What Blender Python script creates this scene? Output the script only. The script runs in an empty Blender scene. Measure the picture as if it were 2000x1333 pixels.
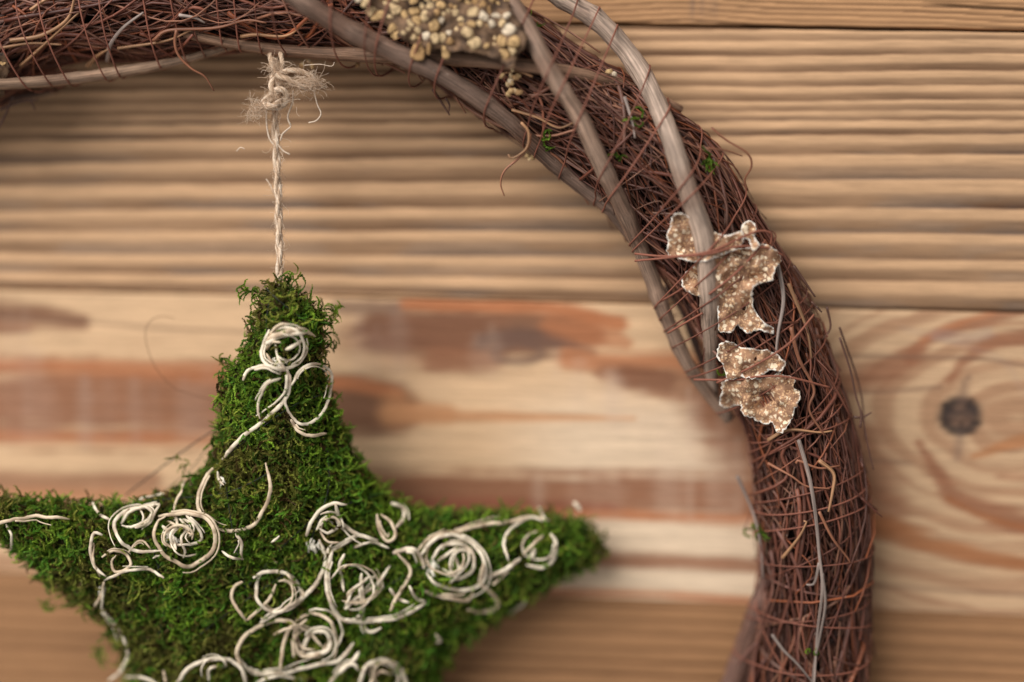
import bpy, math
import numpy as np
from mathutils import Matrix, Vector
from mathutils.geometry import delaunay_2d_cdt

rng = np.random.default_rng(11)
scene = bpy.context.scene
COL = scene.collection

# ------------------------------------------------------------------ camera
YAW, PITCH, ROLL, DIST, LENS = math.radians(4.2), math.radians(7.9), math.radians(0.95), 0.644, 50.0
FPX = 2000 * LENS / 36.0
CD = np.array([-math.sin(YAW) * math.cos(PITCH), math.cos(YAW) * math.cos(PITCH), -math.sin(PITCH)])
CP = -DIST * CD
_r = np.cross(CD, [0, 0, 1.0]); _r /= np.linalg.norm(_r); _u = np.cross(_r, CD)
CR = _r * math.cos(ROLL) + _u * math.sin(ROLL)
CU = -_r * math.sin(ROLL) + _u * math.cos(ROLL)
cam_d = bpy.data.cameras.new('camera'); cam = bpy.data.objects.new('camera', cam_d); COL.objects.link(cam)
M = Matrix.Identity(4)
for i in range(3):
    M[i][0], M[i][1], M[i][2], M[i][3] = CR[i], CU[i], -CD[i], CP[i]
cam.matrix_world = M
cam_d.lens = LENS; cam_d.sensor_width = 36; cam_d.clip_start = 0.01; cam_d.clip_end = 50
cam_d.dof.use_dof = True; cam_d.dof.focus_distance = 0.595; cam_d.dof.aperture_fstop = 1.02
cam_d.dof.aperture_blades = 9
scene.camera = cam

# ------------------------------------------------------------------ light
world = bpy.data.worlds.new('World'); scene.world = world; world.use_nodes = True
bg = world.node_tree.nodes['Background']
bg.inputs[0].default_value = (1.0, 0.97, 0.95, 1); bg.inputs[1].default_value = 0.30
def area(name, loc, target, size, power, col):
    l = bpy.data.lights.new(name, 'AREA'); l.shape = 'RECTANGLE'; l.size, l.size_y = size
    l.energy = power; l.color = col
    o = bpy.data.objects.new(name, l); COL.objects.link(o)
    o.location = loc
    o.rotation_euler = (Vector(target) - Vector(loc)).to_track_quat('-Z', 'Y').to_euler()
    return o
area('window_light', (-1.75, -2.2, 2.15), (0.03, 0, -0.03), (2.9, 2.9), 178, (1.0, 0.965, 0.925))
scene.view_settings.view_transform = 'Standard'
scene.view_settings.look = 'None'
scene.view_settings.exposure = 0.1
scene.view_settings.gamma = 1.0

# ------------------------------------------------------------------ measuring helpers
# points are laid out on the wall plane (y = 0, x right, z up), h metres in front of it
def at(x, y, h=0.0):
    x = np.asarray(x, float); y = np.asarray(y, float); h = np.asarray(h, float)
    v = CD + ((x - 1000) / FPX)[..., None] * CR - ((y - 666.5) / FPX)[..., None] * CU
    return CP + v * ((-h - CP[1]) / v[..., 1])[..., None]
def px(P):
    v = P - CP; z = v @ CD
    return 1000 + FPX * (v @ CR) / z, 666.5 - FPX * (v @ CU) / z
PX = 0.000222            # metres per photograph pixel near the wreath

def lin(r, g, b):
    c = np.array([r, g, b], float) / 255
    return np.where(c <= 0.04045, c / 12.92, ((c + 0.055) / 1.055) ** 2.4)

def _hash(ix, iy, seed):
    n = (ix.astype(np.int64) * 374761393 + iy.astype(np.int64) * 668265263 + seed * 1442695040888963) & 0x7fffffffffff
    n = ((n ^ (n >> 13)) * 1274126177) & 0x7fffffffffff
    return ((n ^ (n >> 16)) & 0xffffff) / float(0xffffff)
def vnoise(x, y, seed=0):
    x = np.asarray(x, float); y = np.asarray(y, float)
    ix = np.floor(x); iy = np.floor(y); fx = x - ix; fy = y - iy
    fx = fx * fx * (3 - 2 * fx); fy = fy * fy * (3 - 2 * fy)
    a = _hash(ix, iy, seed); b = _hash(ix + 1, iy, seed); c = _hash(ix, iy + 1, seed); d = _hash(ix + 1, iy + 1, seed)
    return (a + (b - a) * fx) * (1 - fy) + (c + (d - c) * fx) * fy
def fbm(x, y, seed=0, oct=4):
    s = 0; a = 0.5; t = 0
    for o in range(oct):
        s = s + a * vnoise(x * 2 ** o, y * 2 ** o, seed + o * 17); t += a; a *= 0.5
    return s / t
def sstep(a, b, x):
    t = np.clip((x - a) / (b - a), 0, 1); return t * t * (3 - 2 * t)

def spline(pts, n=None, closed=False, step=None):
    """Catmull-Rom through pts, resampled at equal arc length"""
    p = np.asarray(pts, float)
    if closed: q = np.vstack([p[-1], p, p[0], p[1]])
    else: q = np.vstack([2 * p[0] - p[1], p, 2 * p[-1] - p[-2]])
    out = []
    for i in range(1, len(q) - 2):
        t = np.linspace(0, 1, 12, endpoint=False)[:, None]
        a, b, c, d = q[i - 1], q[i], q[i + 1], q[i + 2]
        out.append(0.5 * (2 * b + (c - a) * t + (2 * a - 5 * b + 4 * c - d) * t ** 2 + (3 * b - a - 3 * c + d) * t ** 3))
    out = np.vstack(out + [q[-2][None]])
    L = np.r_[0, np.cumsum(np.linalg.norm(np.diff(out, axis=0), axis=1))]
    if step: n = max(3, int(L[-1] / step) + 1)
    s = np.linspace(0, L[-1], n)
    r = np.stack([np.interp(s, L, out[:, k]) for k in range(p.shape[1])], 1)
    return r[:-1] if closed else r

# ------------------------------------------------------------------ mesh helpers
class Geo:
    def __init__(self): self.v = []; self.f = []; self.c = []; self.t = []; self.n = 0
    def add(self, v, f, col=(1, 1, 1), tc=None):
        v = np.asarray(v, float); self.v.append(v)
        self.f.append(np.asarray(f, np.int64) + self.n)
        c = np.asarray(col, float)
        self.c.append(np.broadcast_to(c, (len(v), 3)))
        self.t.append(v if tc is None else tc)
        self.n += len(v)
    def build(self, name, mat, parent=None, smooth=True, origin=None):
        v = np.vstack(self.v); c = np.vstack(self.c); t = np.vstack(self.t)
        me = bpy.data.meshes.new(name)
        ls, tot = [], []
        for f in self.f:
            if len(f) == 0: continue
            ls.append(f.reshape(-1)); tot.append(np.full(len(f), f.shape[1]))
        ls = np.concatenate(ls); tot = np.concatenate(tot)
        o = None
        if origin is not None: v = v - np.asarray(origin)
        me.vertices.add(len(v)); me.vertices.foreach_set('co', v.astype(np.float32).ravel())
        me.loops.add(len(ls)); me.loops.foreach_set('vertex_index', ls.astype(np.int32))
        me.polygons.add(len(tot))
        me.polygons.foreach_set('loop_start', np.r_[0, np.cumsum(tot)[:-1]].astype(np.int32))
        me.update(calc_edges=True); me.validate()
        if smooth: me.polygons.foreach_set('use_smooth', np.ones(len(me.polygons), bool))
        a = me.attributes.new('Col', 'FLOAT_COLOR', 'POINT')
        a.data.foreach_set('color', np.c_[c, np.ones(len(c))].astype(np.float32).ravel())
        b = me.attributes.new('tc', 'FLOAT_VECTOR', 'POINT')
        b.data.foreach_set('vector', t.astype(np.float32).ravel())
        me.materials.append(mat)
        o = bpy.data.objects.new(name, me); COL.objects.link(o)
        if origin is not None: o.location = origin
        if parent is not None:
            o.parent = parent
            o.matrix_parent_inverse = Matrix.Translation(-Vector(world_of(parent)))
        return o
def world_of(o):
    p = Vector(o.location)
    return p

def tube(P, R, sides=6, flat=1.0, caps=True, lump=0.0, up=None):
    """closed tube round a polyline; returns verts, quads+caps, lengthwise texture coordinates"""
    P = np.asarray(P, float); n = len(P)
    R = np.broadcast_to(np.asarray(R, float), (n,))
    T = np.gradient(P, axis=0); T /= np.linalg.norm(T, axis=1)[:, None] + 1e-12
    ref = np.array([0, -1.0, 0]) if up is None else np.asarray(up, float)
    A = ref - T * (T @ ref)[:, None]
    bad = np.linalg.norm(A, axis=1) < 0.15
    if bad.any():
        alt = np.array([0.3, 0, 0.95]); A2 = alt - T * (T @ alt)[:, None]; A = np.where(bad[:, None], A2, A)
    A /= np.linalg.norm(A, axis=1)[:, None] + 1e-12
    B = np.cross(T, A)
    th = np.arange(sides) / sides * 2 * math.pi
    rr = R[:, None] * np.ones(sides)
    if lump: rr = rr * (1 + lump * rng.normal(size=rr.shape))
    V = P[:, None] + rr[..., None] * (np.cos(th)[None, :, None] * A[:, None] * flat + np.sin(th)[None, :, None] * B[:, None])
    L = np.r_[0, np.cumsum(np.linalg.norm(np.diff(P, axis=0), axis=1))]
    off = rng.random() * 3
    tc = np.stack([np.cos(th)[None] * R[:, None], np.sin(th)[None] * R[:, None], np.broadcast_to(L[:, None], (n, sides))], -1) + off
    i = np.arange(n - 1)[:, None] * sides; k = np.arange(sides)[None]; k2 = (k + 1) % sides
    F = np.stack([i + k, i + k2, i + sides + k2, i + sides + k], -1).reshape(-1, 4)
    V = V.reshape(-1, 3); tc = tc.reshape(-1, 3)
    if caps:
        V = np.vstack([V, P[0] - T[0] * R[0] * 0.4, P[-1] + T[-1] * R[-1] * 0.4]); tc = np.vstack([tc, tc[0], tc[-1]])
        a, b = n * sides, n * sides + 1; e = (n - 1) * sides
        kk = np.arange(sides); k2 = (kk + 1) % sides
        c0 = np.stack([kk, np.full(sides, a), np.full(sides, a), k2], -1)
        F0 = np.stack([k2, kk, np.full(sides, a)], -1); F1 = np.stack([e + kk, e + k2, np.full(sides, b)], -1)
        return V, (F, F0, F1), tc
    return V, (F,), tc
def add_tube(g, P, R, col, **kw):
    V, Fs, tc = tube(P, R, **kw)
    base = g.n
    g.add(V, Fs[0], col, tc)
    for f in Fs[1:]:
        g.f.append(f + base)

def empty(name, loc, label=None, cat=None, kind=None, group=None):
    o = bpy.data.objects.new(name, None); COL.objects.link(o); o.location = loc; o.empty_display_size = 0.02
    if label: o['label'] = label
    if cat: o['category'] = cat
    if kind: o['kind'] = kind
    if group: o['group'] = group
    return o

# ------------------------------------------------------------------ materials
class NT:
    def __init__(self, name):
        self.m = bpy.data.materials.new(name); self.m.use_nodes = True
        self.t = self.m.node_tree; self.b = self.t.nodes['Principled BSDF']
    def n(self, typ, **kw):
        x = self.t.nodes.new(typ)
        for k, v in kw.items():
            if k.startswith('_'): setattr(x, k[1:], v)
        return x
    def l(self, a, b): self.t.links.new(a, b)
    def attr(self, name):
        x = self.n('ShaderNodeAttribute'); x.attribute_name = name; return x
    def noise(self, vec, scale, detail=4, rough=0.6, mapscale=None):
        if mapscale is not None:
            mp = self.n('ShaderNodeMapping'); mp.inputs['Scale'].default_value = mapscale
            self.l(vec, mp.inputs['Vector']); vec = mp.outputs['Vector']
        x = self.n('ShaderNodeTexNoise'); x.inputs['Scale'].default_value = scale
        x.inputs['Detail'].default_value = detail; x.inputs['Roughness'].default_value = rough
        self.l(vec, x.inputs['Vector']); return x.outputs['Fac']
    def maprange(self, v, a, b, c, d):
        x = self.n('ShaderNodeMapRange'); self.l(v, x.inputs[0])
        for i, q in enumerate((a, b, c, d)): x.inputs[i + 1].default_value = q
        return x.outputs[0]
    def mul(self, col, fac):
        x = self.n('ShaderNodeMix'); x.data_type = 'RGBA'; x.blend_type = 'MULTIPLY'; x.inputs[0].default_value = 1
        self.l(col, x.inputs[6]); self.l(fac, x.inputs[7]); return x.outputs[2]
    def mix(self, fac, a, b):
        x = self.n('ShaderNodeMix'); x.data_type = 'RGBA'
        self.l(fac, x.inputs[0])
        for s, v in ((6, a), (7, b)):
            if hasattr(v, 'links') or hasattr(v, 'is_linked'): self.l(v, x.inputs[s])
            else: x.inputs[s].default_value = (*v, 1)
        return x.outputs[2]
    def bump(self, h, strength, dist):
        x = self.n('ShaderNodeBump'); x.inputs['Strength'].default_value = strength; x.inputs['Distance'].default_value = dist
        self.l(h, x.inputs['Height']); self.l(x.outputs[0], self.b.inputs['Normal'])
    def out(self, col, rough=0.7, spec=0.3):
        self.l(col, self.b.inputs['Base Color'])
        self.b.inputs['Roughness'].default_value = rough
        self.b.inputs['Specular IOR Level'].default_value = spec
        return self.m

def mat_wood():
    t = NT('weathered_pine'); c = t.attr('Col').outputs['Color']; v = t.attr('tc').outputs['Vector']
    g1 = t.noise(v, 1, 5, 0.65, (28, 1, 1500)); g2 = t.noise(v, 1, 4, 0.6, (90, 1, 5200)); sp = t.noise(v, 1, 2, 0.5, (900, 900, 2600))
    a = t.maprange(g1, 0.3, 0.7, 0.72, 1.2); b = t.maprange(g2, 0.3, 0.7, 0.80, 1.15); d = t.maprange(sp, 0.3, 0.36, 0.80, 1.0)
    c = t.mul(t.mul(t.mul(c, a), b), d)
    t.bump(g2, 0.35, 0.0004)
    return t.out(c, 0.75, 0.22)
def mat_bark(name, fine=1.0, rough=0.55, spec=0.35, bump=0.5):
    t = NT(name); c = t.attr('Col').outputs['Color']; v = t.attr('tc').outputs['Vector']
    s = t.noise(v, 1, 3, 0.6, (1500 * fine, 1500 * fine, 30)); m = t.noise(v, 1, 4, 0.6, (260, 260, 90)); k = t.noise(v, 1, 2, 0.5, (800, 800, 700))
    c = t.mul(c, t.maprange(s, 0.35, 0.65, 0.5, 1.35)); c = t.mul(c, t.maprange(m, 0.3, 0.7, 0.72, 1.25))
    c = t.mix(t.maprange(k, 0.70, 0.76, 0.0, 0.5), c, tuple(lin(190, 172, 158)))
    t.bump(s, bump, 0.0006)
    return t.out(c, rough, spec)
def mat_col(name, rough=0.6, spec=0.3, var=(0.8, 1.2), scale=400):
    t = NT(name); c = t.attr('Col').outputs['Color']; v = t.attr('tc').outputs['Vector']
    c = t.mul(c, t.maprange(t.noise(v, scale, 3), 0.3, 0.7, *var))
    return t.out(c, rough, spec)
def mat_moss():
    t = NT('moss'); c = t.attr('Col').outputs['Color']
    t.out(c, 0.6, 0.25)
    tr = t.n('ShaderNodeBsdfTranslucent'); t.l(c, tr.inputs[0])
    mx = t.n('ShaderNodeMixShader'); mx.inputs[0].default_value = 0.3
    o = t.t.nodes['Material Output']; t.l(t.b.outputs[0], mx.inputs[1]); t.l(tr.outputs[0], mx.inputs[2]); t.l(mx.outputs[0], o.inputs[0])
    return t.m
def mat_lichen():
    t = NT('lichen_crust'); e = t.attr('Col').outputs['Color']; v = t.attr('tc').outputs['Vector']
    sep = t.n('ShaderNodeSeparateColor'); t.l(e, sep.inputs[0])
    base = t.mix(t.maprange(t.noise(v, 160, 4), 0.35, 0.65, 0, 1), tuple(lin(118, 88, 70)), tuple(lin(194, 150, 118)))
    base = t.mix(t.maprange(t.noise(v, 75, 3), 0.56, 0.70, 0, 0.6), base, tuple(lin(78, 64, 56)))
    def spots(scale, a, b, amt, base, colr, lo):
        vo = t.n('ShaderNodeTexVoronoi'); vo.inputs['Scale'].default_value = scale; t.l(v, vo.inputs['Vector'])
        sc = t.n('ShaderNodeSeparateColor'); t.l(vo.outputs['Color'], sc.inputs[0])
        lim = t.maprange(sc.outputs[0], lo, 1.0, 0.0, 1.0)
        th = t.n('ShaderNodeMath'); th.operation = 'MULTIPLY'; t.l(lim, th.inputs[0]); th.inputs[1].default_value = b
        df = t.n('ShaderNodeMath'); df.operation = 'SUBTRACT'; t.l(th.outputs[0], df.inputs[0]); t.l(vo.outputs['Distance'], df.inputs[1])
        f = t.maprange(df.outputs[0], 0.0, a, 0, amt)
        return t.mix(f, base, colr), f
    wn = t.n('ShaderNodeTexNoise'); wn.inputs['Scale'].default_value = 420; wn.inputs['Detail'].default_value = 3; t.l(v, wn.inputs['Vector'])
    vm = t.n('ShaderNodeVectorMath'); vm.operation = 'MULTIPLY_ADD'; t.l(wn.outputs['Color'], vm.inputs[0]); vm.inputs[1].default_value = (0.0022,) * 3; t.l(v, vm.inputs[2]); v = vm.outputs[0]
    base, f1 = spots(1150, 0.10, 0.7, 0.85, base, tuple(lin(220, 180, 138)), 0.2)
    base, f2 = spots(560, 0.2, 0.8, 0.9, base, tuple(lin(246, 226, 196)), 0.35)
    nz = t.noise(v, 700, 3)
    ad = t.n('ShaderNodeMath'); ad.operation = 'ADD'; t.l(sep.outputs[0], ad.inputs[0]); t.l(t.maprange(nz, 0.3, 0.7, -0.6, 0.35), ad.inputs[1])
    base = t.mix(t.maprange(ad.outputs[0], 0.42, 0.72, 0, 1), base, tuple(lin(246, 238, 226)))
    t.bump(f2, 0.5, 0.0006)
    return t.out(base, 0.8, 0.15)

MW = mat_wood(); MTW = mat_bark('twig_bark', 1.4, 0.48, 0.45, 0.3); MV = mat_bark('vine_bark', 1.0, 0.6, 0.3, 1.0)
MWI = mat_col('rust_thread', 0.6, 0.3, (0.7, 1.25), 2500); MM = mat_moss(); ML = mat_lichen()
MC = mat_col('peeled_vine', 0.5, 0.35, (0.82, 1.1), 500); MJ = mat_col('jute', 0.85, 0.1, (0.75, 1.2), 1200)
MD = mat_col('dark_filler', 0.9, 0.1, (0.5, 1.3), 300); MN = mat_col('lichen_nodule', 0.95, 0.02, (0.35, 1.25), 650)

# ================================================================== the wall of planks
def line_px(pts):
    p = np.array(pts, float); return lambda x: np.interp(x, p[:, 0], p[:, 1])
def joint(xa, ya, xb, yb):
    A, B = at(xa, ya), at(xb, yb); k = (B[2] - A[2]) / (B[0] - A[0])
    return lambda X: A[2] + k * (X - A[0])
J1 = joint(1200, 49, 2000, 61); J2 = joint(0, 566, 2000, 611); J3 = joint(0, 1120, 2000, 1207)
GAP = 0.0007
def brush(c, x, y, pts, w, col, alpha=1.0, soft=0.5, seed=0, rag=0.35, stretch=140):
    """a stain of its own shape: a ragged stroke along pts (photograph px), blended into c"""
    p = np.asarray(pts, float)
    if len(p) > 2: p = spline(p, n=len(p) * 4)
    W = np.max(w) * 1.8
    m = np.where((x > p[:, 0].min() - W * 2) & (x < p[:, 0].max() + W * 2) & (y > p[:, 1].min() - W) & (y < p[:, 1].max() + W))[0]
    if len(m) == 0: return
    X, Y = x[m], y[m]; best = np.full(len(m), 1e9)
    wi = np.interp(np.linspace(0, 1, len(p)), np.linspace(0, 1, len(np.atleast_1d(w))), np.atleast_1d(w))
    for i in range(len(p) - 1):
        a, b = p[i], p[i + 1]; d = b - a; L = d @ d + 1e-9
        t = np.clip(((X - a[0]) * d[0] + (Y - a[1]) * d[1]) / L, 0, 1)
        dist = np.hypot(X - a[0] - t * d[0], Y - a[1] - t * d[1]) / ((wi[i] * (1 - t) + wi[i + 1] * t) * 0.5)
        best = np.minimum(best, dist)
    n = fbm(X / stretch, Y / 9, seed, 3) - 0.5 + 0.25 * (fbm(X / 26, Y / 50, seed + 5, 2) - 0.5)
    soft = min(0.98, soft * 1.25); f = alpha * (1 - sstep(1 - soft, 1 + soft, best + 2.6 * rag * n))
    c[m] = c[m] * (1 - f[:, None]) + np.asarray(col) * f[:, None]

EDGE_X = np.array([200., 800, 1875])
EDGES = np.array([[34, 37, 45], [62, 60, 62], [90, 87, 79], [122, 117, 108], [152, 147, 141], [180, 174, 169], [207, 203, 197], [228, 222, 217], [245, 241, 235],
                  [275, 272, 264], [320, 310, 304], [363, 358, 354], [413, 408, 411], [455, 453, 460], [498, 502, 511], [537, 544, 553], [566, 578, 609], [600, 612, 640]], float)
def edge_phase(x, y):
    k = np.stack([np.interp(x, EDGE_X, e) + np.clip(x - 1875, 0, None) * (e[2] - e[1]) / 1075 + np.clip(x - 200, None, 0) * (e[1] - e[0]) / 600 for e in EDGES])
    t = np.zeros_like(x); idx = np.zeros(len(x), int); w = np.full(len(x), 30.0)
    for i in range(len(EDGES) - 1):
        m = (y >= k[i]) & (y < k[i + 1]); t[m] = ((y - k[i]) / (k[i + 1] - k[i]))[m]; idx[m] = i; w[m] = (k[i + 1] - k[i])[m]
    return t, idx, w

def plank_ridged(x, y):
    yw = y + 5 * (fbm(x / 260, y / 60, 3) - 0.5) + 2.5 * (fbm(x / 60, y / 30, 8) - 0.5)
    t, idx, w = edge_phase(x, yw)
    per = _hash(idx, idx * 0, 5)
    dark = (0.72 * sstep(0.20 + 0.18 * per, 0.46 + 0.2 * per, t) + 0.28 * sstep(0.55, 0.95, t)) * (1 - sstep(0.93, 1.0, t)) * (0.75 + 0.25 * per)
    dark = dark * (0.6 + 0.8 * fbm(x / 330, y / 26, 21, 3)) + 0.22 * np.clip(fbm(x / 420, y / 5, 23, 2) - 0.5, 0, 1); wx = 1 - 0.15 * sstep(1250, 1800, x)  # wx dims the right side in the colour, as weaker light would
    c0 = lin(223, 180, 139); c1 = lin(113, 82, 59); c2 = lin(106, 89, 79)
    gray = sstep(0.42, 0.62, fbm(x / 180, y / 40, 31)) * sstep(150, 420, y)
    dk = c1 + (c2 - c1) * gray[:, None]
    c = c0 * (0.90 + 0.2 * fbm(x / 300, y / 14, 44)[:, None])
    c = c * (1 - (dark * 0.92)[:, None]) + dk * (dark * 0.92)[:, None]
    c *= (wx * (0.90 + 0.2 * fbm(x / 60, y / 3, 4, 2)))[:, None]
    top = (y < np.interp(x, [0, 2000], [48, 76])) 
    h = -0.00045 * dark * np.clip(w / 35, 0.4, 1.2) + 0.0002 * fbm(x / 80, y / 4, 9)
    c = c * np.where(sstep(560, 590, y) * 0 > 0, 1, 1)[:, None] if False else c
    return c, h
def plank_fine(x, y):
    yy = y - 0.014 * (x - 1700) + 9 * np.exp(-((x - 1330) / 130) ** 2) + 3 * (fbm(x / 150, y / 40, 2) - 0.5) - 6e-5 * (x - 1650) ** 2 * (x > 1650)
    ph = yy / 11.5; t = ph - np.floor(ph); per = _hash(np.floor(ph), np.floor(ph) * 0, 3)
    dark = np.exp(-((t - 0.85) / (0.10 + 0.08 * per)) ** 2) + 0.35 * sstep(0.35, 0.85, t)
    c = lin(196, 150, 108) * (0.85 + 0.3 * fbm(x / 200, y / 8, 6)[:, None])
    dk = lin(92, 66, 46)
    dark = np.clip(dark, 0, 1) * (0.55 + 0.45 * per)
    c = c * (1 - dark[:, None]) + dk * dark[:, None]
    for xx in (1372, 1392, 1352):
        f = 0.45 * np.exp(-((x - xx - 4 * fbm(x * 0, y / 8, 1)) / 5) ** 2) * sstep(60, 5, y)
        c = c * (1 - f[:, None]) + lin(98, 88, 88) * f[:, None]
    crack = np.exp(-((y - np.interp(x, [1790, 1850, 2000, 2300], [6, 11, 19, 30])) / 2.2) ** 2) * sstep(1790, 1860, x)
    c *= (1 - 0.85 * crack)[:, None]
    return c, -0.0006 * dark - 0.0014 * crack
def plank_low(x, y):
    yy = y - 0.045 * (x - 1000) + 8 * (fbm(x / 320, y / 70, 12) - 0.5)
    ph = yy / 27 + 0.6 * fbm(x / 900, yy / 60, 3); t = ph - np.floor(ph); per = _hash(np.floor(ph), np.floor(ph) * 0, 9)
    dark = sstep(0.45, 0.8, t) * (1 - sstep(0.93, 1, t)) * (0.5 + 0.5 * per)
    c = lin(170, 126, 88) * (0.88 + 0.24 * fbm(x / 400, y / 15, 16)[:, None])
    dk = lin(116, 82, 56)
    c = c * (1 - 0.8 * dark[:, None]) + dk * 0.8 * dark[:, None]
    return c, -0.0008 * dark
OR, OR2, BR, BR2, GY, PALE = lin(190, 122, 82), lin(204, 146, 102), lin(128, 84, 62), lin(155, 105, 77), lin(160, 144, 138), lin(236, 210, 180)
def plank_stained(x, y):
    n = fbm(x / 600, y / 22, 71)
    c = lin(228, 190, 150) * (0.9 + 0.2 * n[:, None])
    f = sstep(900, 1150, x) * (1 - sstep(1500, 1600, x)) * sstep(700, 850, y) * 0.8
    c = c * (1 - f[:, None]) + PALE * f[:, None]
    f = sstep(1560, 1640, x) * 0.9; c = c * (1 - f[:, None]) + lin(206, 170, 134) * f[:, None]
    rho = np.sqrt(((x - 1990) / 1.75) ** 2 + (y - 812 - 0.03 * (x - 1876)) ** 2) + 26 * (fbm(x / 120, y / 70, 141, 3) - 0.5)
    band = sstep(0.42, 0.66, fbm(rho / 15, x / 1500, 147, 2)) * sstep(1560, 1650, x) * 0.6
    c = c * (1 - band[:, None]) + lin(158, 112, 82) * band[:, None]
    B = lambda *a, **k: brush(c, x, y, *a, **k)
    # upper stain round the split knot
    B([(690, 660), (800, 665), (920, 660)], [70, 120, 110], BR2, 0.55, soft=0.6, seed=1)
    B([(740, 645), (860, 650), (1000, 648), (1150, 648)], [80, 120, 110, 70], BR, 0.9, soft=0.35, seed=2)
    B([(790, 596), (950, 600), (1100, 605), (1210, 632)], [22, 26, 30, 30], OR, 0.95, soft=0.5, seed=3)
    B([(660, 600), (770, 602)], 26, lin(124, 94, 80), 0.7, seed=4)
    B([(1080, 640), (1160, 650), (1225, 672)], [50, 60, 20], OR, 0.7, soft=0.4, seed=5)
    B([(850, 705), (960, 700)], [50, 46], BR2, 0.8, seed=6)
    B([(940, 668), (1010, 655), (1090, 670), (1160, 690)], [26, 34, 26, 12], lin(104, 82, 74), 0.7, soft=0.8, seed=7)
    th = np.linspace(0.2, 2 * math.pi - 0.2, 14)
    B([(1012 + 46 * math.sin(a), 690 - 19 * math.cos(a)) for a in th], 16, lin(112, 88, 78), 0.6, soft=0.9, seed=8, rag=0.5)
    # right band with saw marks
    B([(1110, 700), (1200, 712), (1330, 712), (1420, 745)], [40, 40, 40, 60], OR, 0.85, soft=0.5, seed=10)
    B([(1180, 730), (1270, 745), (1380, 770), (1470, 850)], [40, 55, 90, 140], BR2, 0.8, soft=0.4, seed=11)
    B([(1220, 738), (1300, 745)], 40, BR, 0.7, soft=0.5, seed=12)
    B([(1400, 800), (1480, 900), (1500, 980)], [110, 150, 130], BR2, 0.75, soft=0.5, seed=13)
    # left-of-centre stain and its long tail
    B([(600, 790), (700, 795), (770, 800)], [100, 112, 100], BR, 0.9, soft=0.25, seed=14, rag=0.2)
    B([(600, 745), (700, 752), (775, 770)], [24, 30, 30], OR, 0.9, seed=15)
    B([(770, 800), (870, 808)], [60, 40], OR2, 0.85, seed=16)
    B([(760, 812), (1000, 815), (1240, 818)], [26, 18, 8], OR2, 0.85, soft=0.6, seed=17, rag=0.2)
    # lower brown band, pale lines below it
    B([(560, 955), (800, 965), (1000, 968), (1250, 965), (1560, 975)], [70, 90, 85, 80, 80], BR2, 0.95, soft=0.4, seed=18)
    B([(560, 990), (800, 992), (1000, 990), (1200, 995)], [30, 40, 30, 20], lin(150, 88, 66), 0.8, seed=19)
    B([(1000, 1002), (1200, 1008), (1560, 1022)], [16, 22, 26], OR, 0.95, seed=20)
    B([(900, 1045), (1200, 1048), (1560, 1060)], 56, PALE, 0.75, seed=21)
    B([(880, 1090), (1200, 1097), (1560, 1110)], [26, 32, 34], BR2, 0.9, soft=0.5, seed=22)
    B([(880, 1118), (1200, 1128), (1560, 1142)], [26, 34, 40], PALE, 0.85, seed=23)
    B([(700, 1140), (1000, 1155), (1300, 1163), (1560, 1180)], 16, OR, 0.85, seed=24)
    # left side
    B([(-200, 620), (0, 612), (160, 628)], [60, 60, 30], BR, 0.85, soft=0.5, seed=25)
    B([(-200, 650), (60, 640)], [50, 14], BR2, 0.7, seed=26)
    B([(-400, 785), (0, 785), (200, 785), (430, 790)], [150, 150, 150, 140], BR2, 0.95, soft=0.4, seed=27, rag=0.5)
    B([(-300, 712), (100, 716), (430, 730)], [24, 30, 34], OR, 0.8, seed=28)
    B([(-300, 858), (100, 856), (430, 858)], [22, 22, 24], OR, 0.75, seed=29)
    B([(-300, 945), (0, 945), (300, 940)], [50, 46, 30], BR2, 0.75, seed=30)
    B([(-300, 970), (0, 968), (330, 968)], 22, OR, 0.7, seed=31)
    B([(-300, 1092), (0, 1100), (120, 1106)], 30, BR2, 0.6, seed=32)
    # saw marks: pale upright streaks inside the stains
    for i, (xx, ya, yb, a) in enumerate([(18, 620, 860, .35), (48, 600, 860, .5), (72, 690, 850, .5), (100, 760, 850, .3), (165, 740, 865, .85), (210, 750, 850, .3), (262, 745, 860, .6), (300, 760, 850, .3),
                                  (360, 745, 850, .55), (385, 755, 850, .4), (405, 720, 850, .3), (700, 620, 720, .5), (735, 640, 720, .4), (775, 610, 720, .55), (960, 640, 720, .4), (930, 660, 720, .35),
                                  (1050, 930, 990, .75), (1085, 690, 730, .5), (1130, 710, 780, .5), (1190, 730, 800, .8), (1205, 740, 830, .7), (1255, 770, 850, .5), (1290, 800, 990, .6), (1315, 790, 1000, .55), (1345, 760, 1010, .75),
                                  (1362, 780, 900, .5), (1385, 900, 1010, .5), (1410, 820, 1000, .45), (1440, 860, 1000, .6), (1200, 940, 1000, .4), (1160, 930, 1000, .35), (1120, 930, 1000, .3)]):
        w_ = 14 + 26 * vnoise(i * 7.3, 1.5, 4); B([(xx, ya), (xx + 2, (ya + yb) / 2), (xx + 3, yb)], [w_ * .7, w_ * 1.3, w_], lin(218, 190, 166) if xx > 900 else lin(192, 164, 146), a * 0.38, soft=0.95, seed=40 + i, rag=0.5, stretch=60)
    # right: cathedral grain round the knot
    B([(2300, 560), (2050, 590), (1930, 625), (1850, 648), (1797, 675), (1775, 702)], [60, 40, 34, 30, 26, 20], BR2, 0.85, soft=0.5, seed=80)
    B([(1940, 612), (1850, 640), (1800, 668)], [12, 14, 14], OR, 0.5, seed=81)
    B([(1790, 690), (1730, 728), (1650, 748)], [40, 50, 46], BR2, 0.85, soft=0.5, seed=82)
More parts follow.
